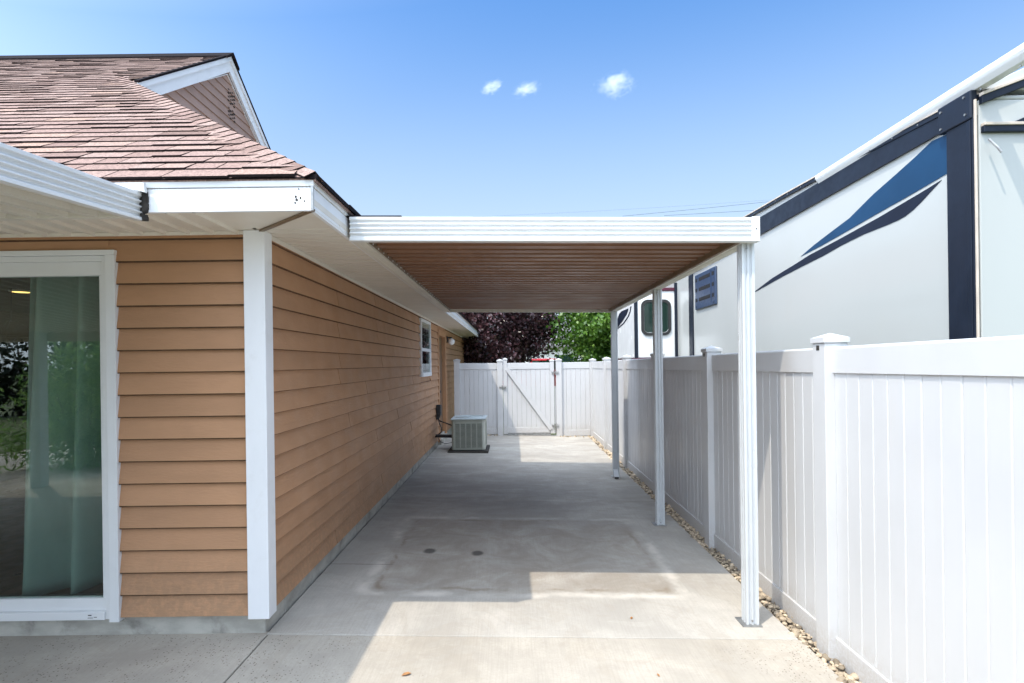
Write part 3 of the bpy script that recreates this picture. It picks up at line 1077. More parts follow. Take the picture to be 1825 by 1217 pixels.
for side in range(4):
    b = MB()
    d = .006
    if side in (0, 1):
        L0, L1 = ax0 + .056, ax1 - .056
    else:
        L0, L1 = ay0 + .056, ay1 - .056

    def bx(a0, a1, z0, z1, o0, o1):
        if side == 0:
            b.box(a0, a1, ay0 + o0, ay0 + o1, z0, z1)
        elif side == 1:
            b.box(a0, a1, ay1 - o1, ay1 - o0, z0, z1)
        elif side == 2:
            b.box(ax0 + o0, ax0 + o1, a0, a1, z0, z1)
        else:
            b.box(ax1 - o1, ax1 - o0, a0, a1, z0, z1)
    bx(L0, L1, zb, zb + .03, d, d + .014)
    bx(L0, L1, zt - .07, zt, d, d + .014)
    nc = 5
    W = (L1 - L0) / nc
    for c_ in range(nc + 1):
        xx = L0 + c_ * W
        bx(max(L0, xx - .010), min(L1, xx + .010), zb + .0302, zt - .0702, d - .001, d + .0145)
    ns = 21
    for c_ in range(nc):
        for s_ in range(ns):
            zz = zb + .034 + s_ * (zt - zb - .106) / ns
            bx(L0 + c_ * W + .0102, L0 + (c_ + 1) * W - .0102, zz, zz + .0115, d + .003 + .002 * (s_ % 2), d + .013)
    t.add(b, 'louvre_panel', 'ac_body')
b = MB()
b.box(ax0 - .012, ax1 + .012, ay0 - .012, ay1 + .012, zt + .0005, zt + .026)
top = t.add(b, 'top_cover', 'ac_top', bevel=.008)
b = MB()
cxx, cyy = (ax0 + ax1) / 2, (ay0 + ay1) / 2
for r in np.linspace(.05, .25, 8):
    b.tube([(cxx + r * math.cos(2 * PI * k / 32), cyy + r * math.sin(2 * PI * k / 32), zt + .034) for k in range(33)], .004, 5)
for k in range(8):
    a = k * PI / 4
    b.tube([(cxx + .03 * math.cos(a), cyy + .03 * math.sin(a), zt + .034), (cxx + .255 * math.cos(a), cyy + .255 * math.sin(a), zt + .030)], .004, 5)
b.lathe((cxx, cyy, zt + .026), [(.27, 0.0), (.265, .012), (.252, .012), (.25, 0)], 36)
t.add(b, 'fan_grille', 'ac_top', top)
b = MB()
b.box(ax0 - .002, ax0 + .004, ay0 + .1, ay0 + .25, .38, .48)
t.add(b, 'data_plate', 'white_metal')

t = Thing('disconnect_box', (WX, 10.62, .7), 'black electrical disconnect box on the tan wall by the air conditioner', 'electrical box')
b = MB()
b.box(WX + .014, WX + .10, 10.55, 10.70, .60, .80)
t.add(b, 'housing', 'black_plastic', bevel=.012)
b = MB()
b.prism([(WX + .016, 10.56, .599), (WX + .085, 10.56, .599), (WX + .06, 10.56, .53), (WX + .016, 10.56, .53)], (0, .12, 0))
t.add(b, 'cover_flap', 'black_plastic', bevel=.006)
b = MB()
b.tube([(WX + .05, 10.6, .53), (WX + .09, 10.55, .50), (WX + .2, 10.5, .47), (ax0 + .0, 10.45, .42)], .012, 8)
tag(b.build('power_cable', M['black_plastic'], org=(WX + .05, 10.6, .53), smooth=60), 'black conduit running from the electrical box straight to the air conditioner', 'cable', 'cables at the air conditioner')
b = MB()
b.tube([(WX + .04, 10.64, .54), (WX + .07, 10.6, .45), (WX + .11, 10.56, .37), (WX + .10, 10.55, .29), (WX + .05, 10.58, .25)], .010, 8)
tag(b.build('power_cable', M['black_plastic'], org=(WX + .04, 10.64, .54), smooth=60), 'black cable bowing down the wall below the electrical box', 'cable', 'cables at the air conditioner')
b = MB()
b.tube([(WX - .01, 10.5, .235), (WX + .12, 10.48, .235), (ax0 + .01, 10.42, .235)], .03, 10)
tag(b.build('refrigerant_pipe', M['black_plastic'], org=(WX, 10.5, .235), smooth=60), 'thick black insulated pipe from the wall foot into the air conditioner', 'pipe')
b = MB()
b.tube([(WX + .05, 10.42, .235), (WX + .10, 10.38, .15), (WX + .2, 10.36, .11), (ax0 + .0, 10.36, .13)], .006, 6)
tag(b.build('power_cable', M['black_plastic'], org=(WX, 10.42, .2), smooth=60), 'thin black cable sagging near the ground under the insulated pipe', 'cable', 'cables at the air conditioner')


# ------------------------------------------------------------------ carport
def fascia_profile(h, depth=.014):
    """five flat bands with four grooves: (offset, height) pairs"""
    out = [(0, 0)]
    n = 5
    bw = h / n
    for i in range(1, n):
        zc = i * bw
        out += [(0, zc - .012), (depth, zc - .005), (depth, zc + .005), (0, zc + .010)]
    out.append((0, h))
    return out


CY0, CY1 = 3.40, 8.17
CX0_, CX1_ = EX + .018, 1.475
ct = lambda x: 2.441 - .0143 * (x + .968)          # top of the carport fascia
FH = .137
K = Thing('carport', (1.44, 3.5, gz(1.44)), 'attached white metal carport with brown ribbed underside on three posts', 'carport')
b = MB()
pr = fascia_profile(FH)
P0 = [(CX0_, CY0 + d, ct(CX0_) - FH + z) for d, z in pr] + [(CX0_, CY0 + .03, ct(CX0_)), (CX0_, CY0 + .03, ct(CX0_) - FH)]
b.prism(P0, (CX1_ - .034 - CX0_, 0, ct(CX1_) - ct(CX0_)))
b.hexa([(CX0_, CY0 - .004, ct(CX0_) - FH - .006), (CX1_ - .034, CY0 - .004, ct(CX1_) - FH - .006), (CX1_ - .034, CY0 + .05, ct(CX1_) - FH - .006), (CX0_, CY0 + .05, ct(CX0_) - FH - .006),
        (CX0_, CY0 - .004, ct(CX0_) - FH - .001), (CX1_ - .034, CY0 - .004, ct(CX1_) - FH - .001), (CX1_ - .034, CY0 + .05, ct(CX1_) - FH - .001), (CX0_, CY0 + .05, ct(CX0_) - FH - .001)])
fa = K.add(b, 'fascia', 'white_metal', bevel=.0015)
b = MB()
b.box(CX1_ - .036, CX1_ + .012, CY0 - .006, CY0 + .05, ct(CX1_) - FH - .008, ct(CX1_) + .004)
K.add(b, 'end_cap', 'white_metal', fa, bevel=.004)
b = MB()
b.tube([(CX1_ - .012, CY0 - .008, ct(CX1_) - .07), (CX1_ - .012, CY0 - .004, ct(CX1_) - .07)], .004, 8)
K.add(b, 'screw', 'charcoal_steel', fa)
b = MB()
b.hexa([(CX0_ - .03, CY0 + .0, ct(CX0_) + .001), (-.655, CY0 + .0, ct(-.655) + .001), (-.655, CY0 + .25, ct(-.655) + .001), (CX0_ - .03, CY0 + .25, ct(CX0_) + .001),
        (CX0_ - .03, CY0 + .0, ct(CX0_) + .008), (-.655, CY0 + .0, ct(-.655) + .008), (-.655, CY0 + .25, ct(-.655) + .008), (CX0_ - .03, CY0 + .25, ct(CX0_) + .008)])
K.add(b, 'flashing', 'ridge')
# ribbed roof pan, brown underneath
b = MB()
prof = []
y = CY0 + .055
i = 0
while y < CY1 - .05:
    d = .060 if i % 2 == 0 else .038
    b_ = [(y, 0), (y + .090, 0), (y + .094, d), (y + .146, d), (y + .1495, 0)]
    prof += b_[:-1]
    y += .1505
    i += 1
prof.append((min(y, CY1 - .02), 0))
zl = lambda x: ct(x) - .100
n = len(prof)
xa, xb = CX0_ + .07, 1.44
base_i = len(b.v)
for x in (xa, xb):
    for (yy, d) in prof:
        b.v.append((x, yy, zl(x) + d))
for i in range(n - 1):
    b.cur = random.random()
    b.f.append((i, i + 1, n + i + 1, n + i))
    b.t.append(b.cur)
K.add(b, 'roof_panel', 'brown_pan', fix=False)
b = MB()
b.hexa([(CX0_, CY0 + .052, ct(CX0_) - .012), (1.45, CY0 + .052, ct(1.45) - .012), (1.45, CY1 - .012, ct(1.45) - .012), (CX0_, CY1 - .012, ct(CX0_) - .012),
        (CX0_, CY0 + .052, ct(CX0_) - .004), (1.45, CY0 + .052, ct(1.45) - .004), (1.45, CY1 - .012, ct(1.45) - .004), (CX0_, CY1 - .012, ct(CX0_) - .004)])
K.add(b, 'roof_deck', 'white_metal')
# ledger on the house side
zl0 = ct(CX0_) - FH
b = MB()
b.box(CX0_, CX0_ + .078, CY0 + .052, CY1, zl0 - .004, zl0 + .012)
b.box(CX0_ + .001, CX0_ + .02, CY0 + .052, CY1, zl0 + .0125, zl0 + .12)
b.box(CX0_ + .030, CX0_ + .034, CY0 + .052, CY1, zl0 - .007, zl0 - .0042)
led = K.add(b, 'ledger', 'cream_metal', bevel=.002)
b = MB()
b.box(CX0_ + .074, CX0_ + .0795, CY0 + .052, CY1, zl0 + .0125, zl0 + .06)
K.add(b, 'ledger_lip', 'brown_edge', led)
b = MB()
y = CY0 + .1
while y < CY1:
    b.lathe((CX0_ + .0800, y, zl0 + .022), [(.0, .003), (.003, .0025), (.005, -.003)], 6)
    b.tube([(CX0_ + .079, y, zl0 + .026), (CX0_ + .084, y, zl0 + .026)], .005, 6)
    y += .15
K.add(b, 'rivet', 'white_metal', led)
# beam on the posts
bx0, bx1 = 1.392, 1.478
zb_ = ct(1.44) - FH + .000
b = MB()
b.box(bx0 + .002, bx1, CY0 + .052, CY1, zb_ - .004, zb_ + .006)
b.box(bx1 - .006, bx1 + .001, CY0 + .052, CY1, zb_ + .0065, zb_ + .125)
b.box(bx0 + .030, bx0 + .034, CY0 + .052, CY1, zb_ - .007, zb_ - .0042)
beam = K.add(b, 'beam', 'cream_metal', bevel=.002)
b = MB()
b.prism([(bx0 - .018, CY0 + .053, zb_ + .064), (bx0 - .006, CY0 + .053, zb_ + .068), (bx0 + .004, CY0 + .053, zb_ + .0), (bx0 + .0, CY0 + .053, zb_ - .005), (bx0 - .008, CY0 + .053, zb_ + .002)], (0, CY1 - CY0 - .055, 0))
K.add(b, 'inner_lip', 'brown_edge', beam)
# rear gutter
b = MB()
P0 = [(xa - .06, CY1 - .015, ct(xa) - FH + .002), (xa - .06, CY1 + .03, ct(xa) - FH - .0), (xa - .06, CY1 + .03, ct(xa) - FH + .10), (xa - .06, CY1 - .005, ct(xa) - FH + .06), (xa - .06, CY1 - .015, ct(xa) - FH + .03)]
b.prism(P0, (1.47 - xa + .06, 0, ct(1.47) - ct(xa)))
K.add(b, 'rear_fascia', 'cream_metal', bevel=.002)


def post_profile(x0, y0, w):
    g, e = .012, .010
    q = []
    # square with two shallow flutes on each side
    side = [(0, 0), (.20, 0), (.24, 1), (.40, 1), (.44, 0), (.56, 0), (.60, 1), (.76, 1), (.80, 0)]
    for k in range(4):
        for (s, d) in side:
            a, n_ = s * w, d * g
            q.append([(a, n_), (w - n_, a), (w - a, w - n_), (n_, w - a)][k])
    return [(x0 + p[0], y0 + p[1]) for p in q]


for (py) in (3.47, 5.62, 8.02):
    px = 1.405
    b = MB()
    zg = gz(px)
    b.prism([(x, y, zg + .002) for x, y in post_profile(px, py, .077)], (0, 0, zb_ - .005 - zg))
    po = K.add(b, 'post', 'post_metal')
    b = MB()
    b.box(px - .03, px + .09, py - .022, py + .11, zg - .004, zg + .006)
    K.add(b, 'base_plate', 'steel', po, bevel=.002)
    b = MB()
    b.tube([(px + .03, py - .004, zb_ - .035), (px + .03, py + .002, zb_ - .035)], .006, 8)
    b.tube([(px + .035, py - .004, zg + .03), (px + .035, py + .002, zg + .03)], .006, 8)
    K.add(b, 'bolt', 'steel', po)
# downspout in front of the far post
b = MB()
dx, dy = 1.376, 7.925
zg = gz(1.4)
w2, d2 = .066, .050


def rect(c, z, sh=0):
    return [(c[0] - w2 / 2, c[1] - d2 / 2, z), (c[0] + w2 / 2, c[1] - d2 / 2, z), (c[0] + w2 / 2, c[1] + d2 / 2, z), (c[0] - w2 / 2, c[1] + d2 / 2, z)]


b.hexa(rect((dx + w2 / 2, dy + .025), zg + .13) + rect((dx + w2 / 2, dy + .025), zb_ - .006))
b.hexa([(p[0], p[1] - .0, p[2]) for p in rect((dx + w2 / 2, dy + .025), zg + .80)] + rect((dx + w2 / 2, dy + .0245), zg + .815))
b.hexa(rect((dx + w2 / 2 + .004, dy - .055), zg + .025) + rect((dx + w2 / 2, dy + .025), zg + .129))
b.hexa([(dx - .003, dy - .004, zg + .36), (dx + w2 + .003, dy - .004, zg + .36), (dx + w2 + .003, dy + .05, zg + .36), (dx - .003, dy + .05, zg + .36),
        (dx - .003, dy - .004, zg + .385), (dx + w2 + .003, dy - .004, zg + .385), (dx + w2 + .003, dy + .05, zg + .385), (dx - .003, dy + .05, zg + .385)])
ds = K.add(b, 'downspout', 'post_metal', bevel=.004)
b = MB()
b.hexa([(dx + .010, dy - .0825, zg + .010), (dx + w2 - .002, dy - .0825, zg + .010), (dx + w2 - .002, dy - .06, zg + .018), (dx + .010, dy - .06, zg + .018),
        (dx + .010, dy - .0825, zg + .034), (dx + w2 - .002, dy - .0825, zg + .034), (dx + w2 - .002, dy - .06, zg + .034), (dx + .010, dy - .06, zg + .034)])
K.add(b, 'downspout_mouth', 'joint_dark', ds)

# ------------------------------------------------------------------ patio cover on the left
PX = -1.83
PY0, PY1 = -1.0, 2.83
pz = lambda y: 2.422 - .066 * (PY1 - y)
T = Thing('patio_cover', (-6.0, -.9, 0), 'cream and white ribbed metal patio cover fixed to the front eave over the sliding door', 'patio cover')
b = MB()
pr = fascia_profile(.137)
P0 = [(PX - d, PY1, pz(PY1) - .137 + z) for d, z in pr] + [(PX - .035, PY1, pz(PY1)), (PX - .035, PY1, pz(PY1) - .137)]
b.prism(P0, (0, PY0 - PY1, pz(PY0) - pz(PY1)))
T.add(b, 'fascia', 'white_metal', bevel=.0015)
b = MB()
x = PX - .04
prof = []
while x > -7.2:
    prof += [(x, 0), (x - .048, 0), (x - .056, .085), (x - .142, .085)]
    x -= .15
n = len(prof)
for y in (PY0, PY1 - .04):
    for (xx, d) in prof:
        b.v.append((xx, y, pz(y) - .125 + d))
for i in range(n - 1):
    b.f.append((i, i + 1, n + i + 1, n + i))
    b.t.append(random.random())
T.add(b, 'roof_panel', 'cream_metal', fix=False)
b = MB()
b.hexa([(-7.2, PY0, pz(PY0) - .02), (PX - .036, PY0, pz(PY0) - .02), (PX - .036, PY1 - .03, pz(PY1 - .03) - .02), (-7.2, PY1 - .03, pz(PY1 - .03) - .02),
        (-7.2, PY0, pz(PY0) - .012), (PX - .036, PY0, pz(PY0) - .012), (PX - .036, PY1 - .03, pz(PY1 - .03) - .012), (-7.2, PY1 - .03, pz(PY1 - .03) - .012)])
T.add(b, 'roof_deck', 'white_metal')
b = MB()
b.box(-7.2, PX - .037, PY1 - .045, PY1 - .006, 2.292, 2.306)
b.box(-7.2, PX - .037, PY1 - .045, PY1 - .041, 2.3065, 2.325)
b.box(-7.2, PX - .037, PY1 - .012, PY1 - .006, 2.3065, 2.40)
T.add(b, 'ledger', 'cream_metal', bevel=.002)
b = MB()
b.box(-7.2, PX - .04, PY0 - .06, PY0 + .0, pz(PY0) - .24, pz(PY0) - .0)
T.add(b, 'gutter', 'cream_metal', bevel=.004)
for x in (-3.6, -6.3):
    b = MB()
    b.box(x - .07, x + .07, PY0 + .02, PY0 + .16, 0, pz(PY0) - .11)
    T.add(b, 'post', 'post_metal', bevel=.004)
b = MB()
for i in range(40):
    zz = random.uniform(2.29, 2.43)
    s_ = random.uniform(.006, .014)
    xx = PX + .004 + random.uniform(-.004, .014)
    b.box(xx - s_, xx + s_, PY1 - .006 + random.uniform(-.004, .002), PY1 + .003, zz - s_, zz + s_ * random.uniform(.5, 1.5))
T.add(b, 'cracked_sealant', 'joint_dark')
b = MB()
b.prism([(-2.03, PY1 - .04, 2.462), (-1.80, PY1 - .04, 2.462), (-1.795, PY1 - .04, 2.415), (-1.83, PY1 - .04, 2.425)], (0, .02, 0))
T.add(b, 'flashing', 'white_metal')

# ------------------------------------------------------------------ vinyl fences
FXA = 1.70                  # aisle face of the fence posts
PW = .127
rail_top = lambda y: 1.625 - .0055 * (y - 2)


def cap(b, x0, y0, z, w=PW, o=.009):
    b.box(x0 - o, x0 + w + o, y0 - o, y0 + w + o, z, z + .028)
    c = (x0 + w / 2, y0 + w / 2, z + .056)
    q = [(x0 - o, y0 - o, z + .0285), (x0 + w + o, y0 - o, z + .0285), (x0 + w + o, y0 + w + o, z + .0285), (x0 - o, y0 + w + o, z + .0285)]
    for i in range(4):
        b.quad(q[i], q[(i + 1) % 4], c)


F = Thing('vinyl_fence', (1.76, 3.1, -.1), 'long white vinyl privacy fence along the right side of the driveway', 'fence', 'white vinyl fences')
PY = [3.1 + 1.885 * k for k in range(-3, 6)]
for i, y in enumerate(PY):
    b = MB()
    zt_ = rail_top(y) + .022
    b.box(FXA, FXA + PW, y, y + PW, -.14, zt_)
    p = F.add(b, 'post', 'vinyl', bevel=.004)
    b = MB()
    cap(b, FXA, y, zt_ + .0005)
    F.add(b, 'post_cap', 'vinyl', p, bevel=.003)
    if i in (3, 4):
        b = MB()
        b.box(FXA - .0015, FXA + .002, y + .055, y + .085, zt_ - .04, zt_ - .012)
        F.add(b, 'rail_hole', 'joint_dark', p)


def rail_prism(b, x0, x1, ya, yb, za, zb, h, r=.012):
    sec = [(x0, 0), (x0, h - r), (x0 + r * .35, h - r * .3), (x0 + r, h), (x1 - r, h), (x1 - r * .35, h - r * .3), (x1, h - r), (x1, 0)]
    bb = len(b.v)
    for (yy, zz) in ((ya, za), (yb, zb)):
        for (x, q) in sec:
            b.v.append((x, yy, zz - h + q))
    n = len(sec)
    for i in range(n):
        j = (i + 1) % n
        b.f.append((bb + i, bb + j, bb + n + j, bb + n + i))
        b.t.append(.5)
    b.f.append(tuple(bb + k for k in range(n)))
    b.f.append(tuple(bb + n + k for k in range(n)))
    b.t += [.5, .5]


for i in range(len(PY) - 1):
    ya, yb = PY[i] + PW - .004, PY[i + 1] + .004
    b = MB()
    n = 16
    W = (yb - ya) / n
    xm = FXA + PW / 2
    for k in range(n):
        y0, y1 = ya + k * W, ya + (k + 1) * W
        g = .006
        z0, z1 = -.03, rail_top((y0 + y1) / 2) - .06
        wob = random.uniform(-.001, .001)
        sec = [(xm - .011 + wob + g, y0 + .0012), (xm - .011 + wob, y0 + g), (xm - .011 + wob, y1 - g), (xm - .011 + wob + g, y1 - .0012), (xm + .011 - g, y1 - .0012), (xm + .011, y1 - g), (xm + .011, y0 + g), (xm + .011 - g, y0 + .0012)]
        b.prism([(x, yy, z0) for x, yy in sec], (0, 0, z1 - z0))
    pan = F.add(b, 'panel', 'vinyl')
    b = MB()
    rail_prism(b, xm - .0215, xm + .0215, ya, yb, rail_top(ya), rail_top(yb), .142)
    F.add(b, 'top_rail', 'vinyl', pan)
    b = MB()
    rail_prism(b, xm - .0215, xm + .0215, ya, yb, .035, .035, .14, .006)
    F.add(b, 'bottom_rail', 'vinyl', pan)

# back fence: panel by the house and panel by the corner
BYF = 12.52


def back_panel(th, xa, xb, zb0, zt0, zt1):
    b = MB()
    n = max(3, round((xb - xa) / .107))
    W = (xb - xa) / n
    ym = BYF + PW / 2
    for k in range(n):
        x0, x1 = xa + k * W, xa + (k + 1) * W
        g = .0035
        sec = [(x0 + .0012, ym - .011 + g), (x0 + g, ym - .011), (x1 - g, ym - .011), (x1 - .0012, ym - .011 + g), (x1 - .0012, ym + .011), (x0 + .0012, ym + .011)]
        b.prism([(x, y, zb0 + .06) for x, y in sec], (0, 0, zt0 - .08 - zb0))
    pan = th.add(b, 'panel', 'vinyl')
    for (nm, za, zb_, h) in (('top_rail', zt0, zt1, .142), ('bottom_rail', zb0 + .13, zb0 + .13, .13)):
        b = MB()
        y0, y1 = ym - .0215, ym + .0215
        b.hexa([(xa, y0, za - h), (xb, y0, zb_ - h), (xb, y1, zb_ - h), (xa, y1, za - h), (xa, y0, za), (xb, y0, zb_), (xb, y1, zb_), (xa, y1, za)])
        th.add(b, nm, 'vinyl', pan, bevel=.006)


def back_post(th, x0, zt_, w=PW):
    b = MB()
    b.box(x0, x0 + w, BYF, BYF + PW, -.14, zt_)
    p = th.add(b, 'post', 'vinyl', bevel=.004)
    b = MB()
    cap(b, x0, BYF, zt_ + .0005)
    th.add(b, 'post_cap', 'vinyl', p, bevel=.003)


B1 = Thing('vinyl_fence', (-.8, BYF, 0), 'short white vinyl fence section between the house wall and the gate', 'fence', 'white vinyl fences')
back_post(B1, -1.30, 1.62)
back_post(B1, -.352, 1.60)
back_panel(B1, -1.173, -.353, .0, 1.575, 1.565)
B2 = Thing('vinyl_fence', (1.3, BYF, 0), 'short white vinyl fence section between the gate and the far corner', 'fence', 'white vinyl fences')
back_post(B2, .945, 1.60)
back_panel(B2, 1.073, FXA - .001, -.06, 1.565, 1.565)

# the gate
G = Thing('gate', (.35, BYF, 0), 'white vinyl gate with a diagonal brace at the far end of the driveway', 'gate')
gx0, gx1 = -.218, .905
ym = BYF + .05
for (x0, top) in ((gx0, 1.635), (gx1 - .09, 1.595)):
    b = MB()
    b.box(x0, x0 + .09, ym - .035, ym + .035, .0, top)
    s_ = G.add(b, 'stile', 'vinyl', bevel=.004)
    b = MB()
    b.box(x0 - .008, x0 + .098, ym - .043, ym + .043, top + .0005, top + .024)
    q = [(x0 - .008, ym - .043, top + .0245), (x0 + .098, ym - .043, top + .0245), (x0 + .098, ym + .043, top + .0245), (x0 - .008, ym + .043, top + .0245)]
    for i in range(4):
        b.quad(q[i], q[(i + 1) % 4], (x0 + .045, ym, top + .045))
    G.add(b, 'stile_cap', 'vinyl', s_)
for (z0, z1) in ((1.425, 1.565), (.02, .145)):
    b = MB()
    b.box(gx0 + .091, gx1 - .091, ym - .022, ym + .022, z0, z1)
    G.add(b, 'rail', 'vinyl', bevel=.005)
b = MB()
n = 9
W = (gx1 - gx0 - .182) / n
for k in range(n):
    x0, x1 = gx0 + .091 + k * W, gx0 + .091 + (k + 1) * W
    g = .0035
    sec = [(x0 + .0012, ym - .011 + g), (x0 + g, ym - .011), (x1 - g, ym - .011), (x1 - .0012, ym - .011 + g), (x1 - .0012, ym + .011), (x0 + .0012, ym + .011)]
    b.prism([(x, y, .1) for x, y in sec], (0, 0, 1.4))
G.add(b, 'panel', 'vinyl')
b = MB()
p0, p1 = Vector((gx0 + .085, 0, 1.44)), Vector((gx1 - .075, 0, .09))
d = (p1 - p0).normalized()
pn = Vector((d.z, 0, -d.x)) * .042
b.prism([(q.x, ym - .052, q.z) for q in (p0 - pn, p1 - pn, p1 + pn, p0 + pn)], (0, .028, 0))
G.add(b, 'brace', 'vinyl', bevel=.004)
for (hx_, hz_, nm) in ((gx1 + .02, 1.34, 'hinge'), (gx1 + .02, .17, 'hinge'), (gx0 - .012, 1.03, 'latch')):
    b = MB()
    b.box(hx_ - .075, hx_ - .012, ym - .066, ym - .036, hz_ - .012, hz_ + .014)
    b.box(hx_ + .012, hx_ + .075, ym - .066, ym - .05, hz_ - .022, hz_ + .006)
    b.tube([(hx_, ym - .058, hz_ - .05), (hx_, ym - .058, hz_ + .045)], .010, 8)
    for (qx, qz) in ((-.07, .03), (-.03, .036), (.04, .03), (.07, .024), (-.06, -.03), (.055, -.035)):
        b.tube([(hx_ + qx, ym - .06, hz_ + qz), (hx_ + qx, ym - .03, hz_ + qz)], .007, 6)
    G.add(b, nm, 'steel')
b = MB()
b.box(gx1 + .008, gx1 + .026, ym - .02, ym + .02, 1.05, 1.66)
G.add(b, 'gap_seal', 'rubber')
b = MB()
b.box(gx1 + .010, gx1 + .034, ym - .01, ym + .02, .0, 1.0495)
G.add(b, 'gap_strip', 'vinyl')
b = MB()
b.box(gx0 + .09, gx1 - .09, ym - .012, ym + .012, -.03, .0195)
b.box(gx0 + .30, gx0 + .32, ym - .02, ym + .02, -.03, .03)
G.add(b, 'bottom_seal', 'steel')

# ------------------------------------------------------------------ travel trailer behind the fence
VX = 3.0
RZ = 1.55
V = Thing('travel_trailer', (4.2, 8.0, -.13), 'white travel trailer with navy trim and blue swoosh parked behind the right fence', 'trailer')
b = MB()
b.box(VX + .0, 5.5, 3.64, 16.5, .55, 3.20)
b.hexa([(VX + .02, 3.64, 3.2003), (5.5, 3.64, 3.2003), (5.5, 16.5, 3.2003), (VX + .02, 16.5, 3.2003),
        (VX + .1, 3.64, 3.23), (5.4, 3.64, 3.23), (5.4, 16.5, 3.35), (VX + .1, 16.5, 3.35)])
V.add(b, 'body', 'rv_white', bevel=.01)
b = MB()
b.prism([(VX + .0005, 3.642, 3.27), (VX + .36, 3.642, 3.43), (VX + 1.2, 3.642, 3.50), (5.4, 3.642, 3.50), (5.4, 3.642, 3.2)], (0, 12.8, 0))
V.add(b, 'roof_cap', 'rv_white', bevel=.006)


def side(pts, x, th, name, mat, parent=None):
    b = MB()
    b.prism([(x, y, z) for y, z in pts], (th, 0, 0))
    return V.add(b, name, mat, parent)


# navy band under the roof, corner flange and plate
side([(3.87, 3.110), (3.87, 3.262), (9.6, 3.262), (9.6, 3.005)], VX - .022, .021, 'roof_band', 'rv_navy')
b = MB()
b.box(VX - .034, VX - .0005, 3.645, 3.868, .6, 3.109)
b.box(VX - .040, VX - .0345, 3.66, 3.69, .6, 3.08)
fl = V.add(b, 'corner_flange', 'rv_navy', bevel=.008)
b = MB()
b.box(VX - .046, VX - .0008, 3.646, 3.93, 3.085, 3.268)
V.add(b, 'corner_plate', 'rv_navy', fl, bevel=.008)
b = MB()
for (yy, zz) in ((3.90, 3.23), (3.69, 3.125), (3.90, 3.115), (3.70, 3.24)):
    b.tube([(VX - .051, yy, zz), (VX - .044, yy, zz)], .008, 8)
V.add(b, 'plate_screw', 'steel', fl)
b = MB()
b.box(VX - .030, VX - .018, 3.628, 3.644, .6, 3.20)
V.add(b, 'seal_strip', 'rv_beige', bevel=.003)
# riveted roof edge, dipping towards the front, and the pale awning tube above it
ed = []
for yy, zt_ in ((3.66, 3.242), (3.7, 3.245), (4.34, 3.275), (5.2, 3.315), (6.2, 3.35), (7.2, 3.372), (16.5, 3.378)):
    ed.append((yy, zt_))
lower = [(y, z - .032 if y > 3.6 else z - .045) for y, z in ed]
side(ed + lower[::-1], VX - .03, .06, 'roof_edge', 'rv_navy')
side([(3.93, 3.2), (3.93, 3.25)] + [(y, z - .02) for y, z in ed[2:]] + [(16.5, 3.2)], VX - .004, .1, 'upper_wall', 'rv_white')
cr = [(y, z + .013) for y, z in ed]
side(cr + [(y, z + .0005) for y, z in ed][::-1], VX - .036, .07, 'roof_trim', 'rv_beige')
b = MB()
yy = 3.3
while yy < 9.5:
    for k in range(len(ed) - 1):
        if ed[k][0] <= yy <= ed[k + 1][0]:
            q = (yy - ed[k][0]) / (ed[k + 1][0] - ed[k][0])
            zz = ed[k][1] + q * (ed[k + 1][1] - ed[k][1]) - .018
    b.tube([(VX - .035, yy, zz), (VX - .029, yy, zz)], .006, 6)
    yy += .28
V.add(b, 'rivet', 'steel')
b = MB()
sec = [(VX - .04, 3.295), (VX - .055, 3.315), (VX - .05, 3.345), (VX - .03, 3.364), (VX + .03, 3.362), (VX + .04, 3.27), (VX - .02, 3.27)]
b.prism([(x, 3.2, z) for x, z in sec], (0, 2.3, -.02))
V.add(b, 'awning_tube', 'rv_door', smooth=50)
# trims across the end wall
b = MB()
b.prism([(VX + .002, 3.612, 3.165), (VX + .36, 3.612, 3.30), (VX + 1.2, 3.612, 3.36), (VX + 1.2, 3.612, 3.405), (VX + .36, 3.612, 3.345), (VX + .002, 3.612, 3.215)], (0, .0275, 0))
b.box(VX + .012, 5.4, 3.612, 3.6395, 2.985, 3.0245)
b.prism([(VX + .2, 3.618, 3.0445), (VX + .45, 3.618, 3.15), (VX + .45, 3.618, 3.0445)], (0, .021, 0))
V.add(b, 'end_trim', 'rv_navy', bevel=.003)
b = MB()
b.prism([(VX + .002, 3.604, 3.2155), (VX + .36, 3.604, 3.3455), (VX + 1.2, 3.604, 3.4055), (VX + 1.2, 3.604, 3.425), (VX + .36, 3.604, 3.365), (VX + .002, 3.604, 3.237)], (0, .035, 0))
b.box(VX + .012, 5.4, 3.604, 3.6395, 3.0248, 3.044)
V.add(b, 'end_seal', 'rv_beige', bevel=.003)
b = MB()
b.tube([(VX + .03, 3.60, 2.93), (VX + .055, 3.56, 2.86), (VX + .065, 3.55, 2.83)], .008, 6)
V.add(b, 'drip_spout', 'steel')


def unpix(pts, x):
    """outline measured on the trailer wall, given as (horizontal, vertical) slopes from the eye point"""
    return [(x / u, RZ + w * x / u) for u, w in pts]


# blue and navy swooshes (y along the wall, z up)
A7 = lambda a, c: (1300 + a * .4764, 60 + c * .4764)


def wallpt(p, x=VX):
    dx_, dy_ = p[0] - 914, p[1] - 648
    u = dx_ - dy_ * .0131
    w = dx_ * .0131 + dy_
    yy = x * 1014 / u
    return (yy, RZ - w * yy / 1014)


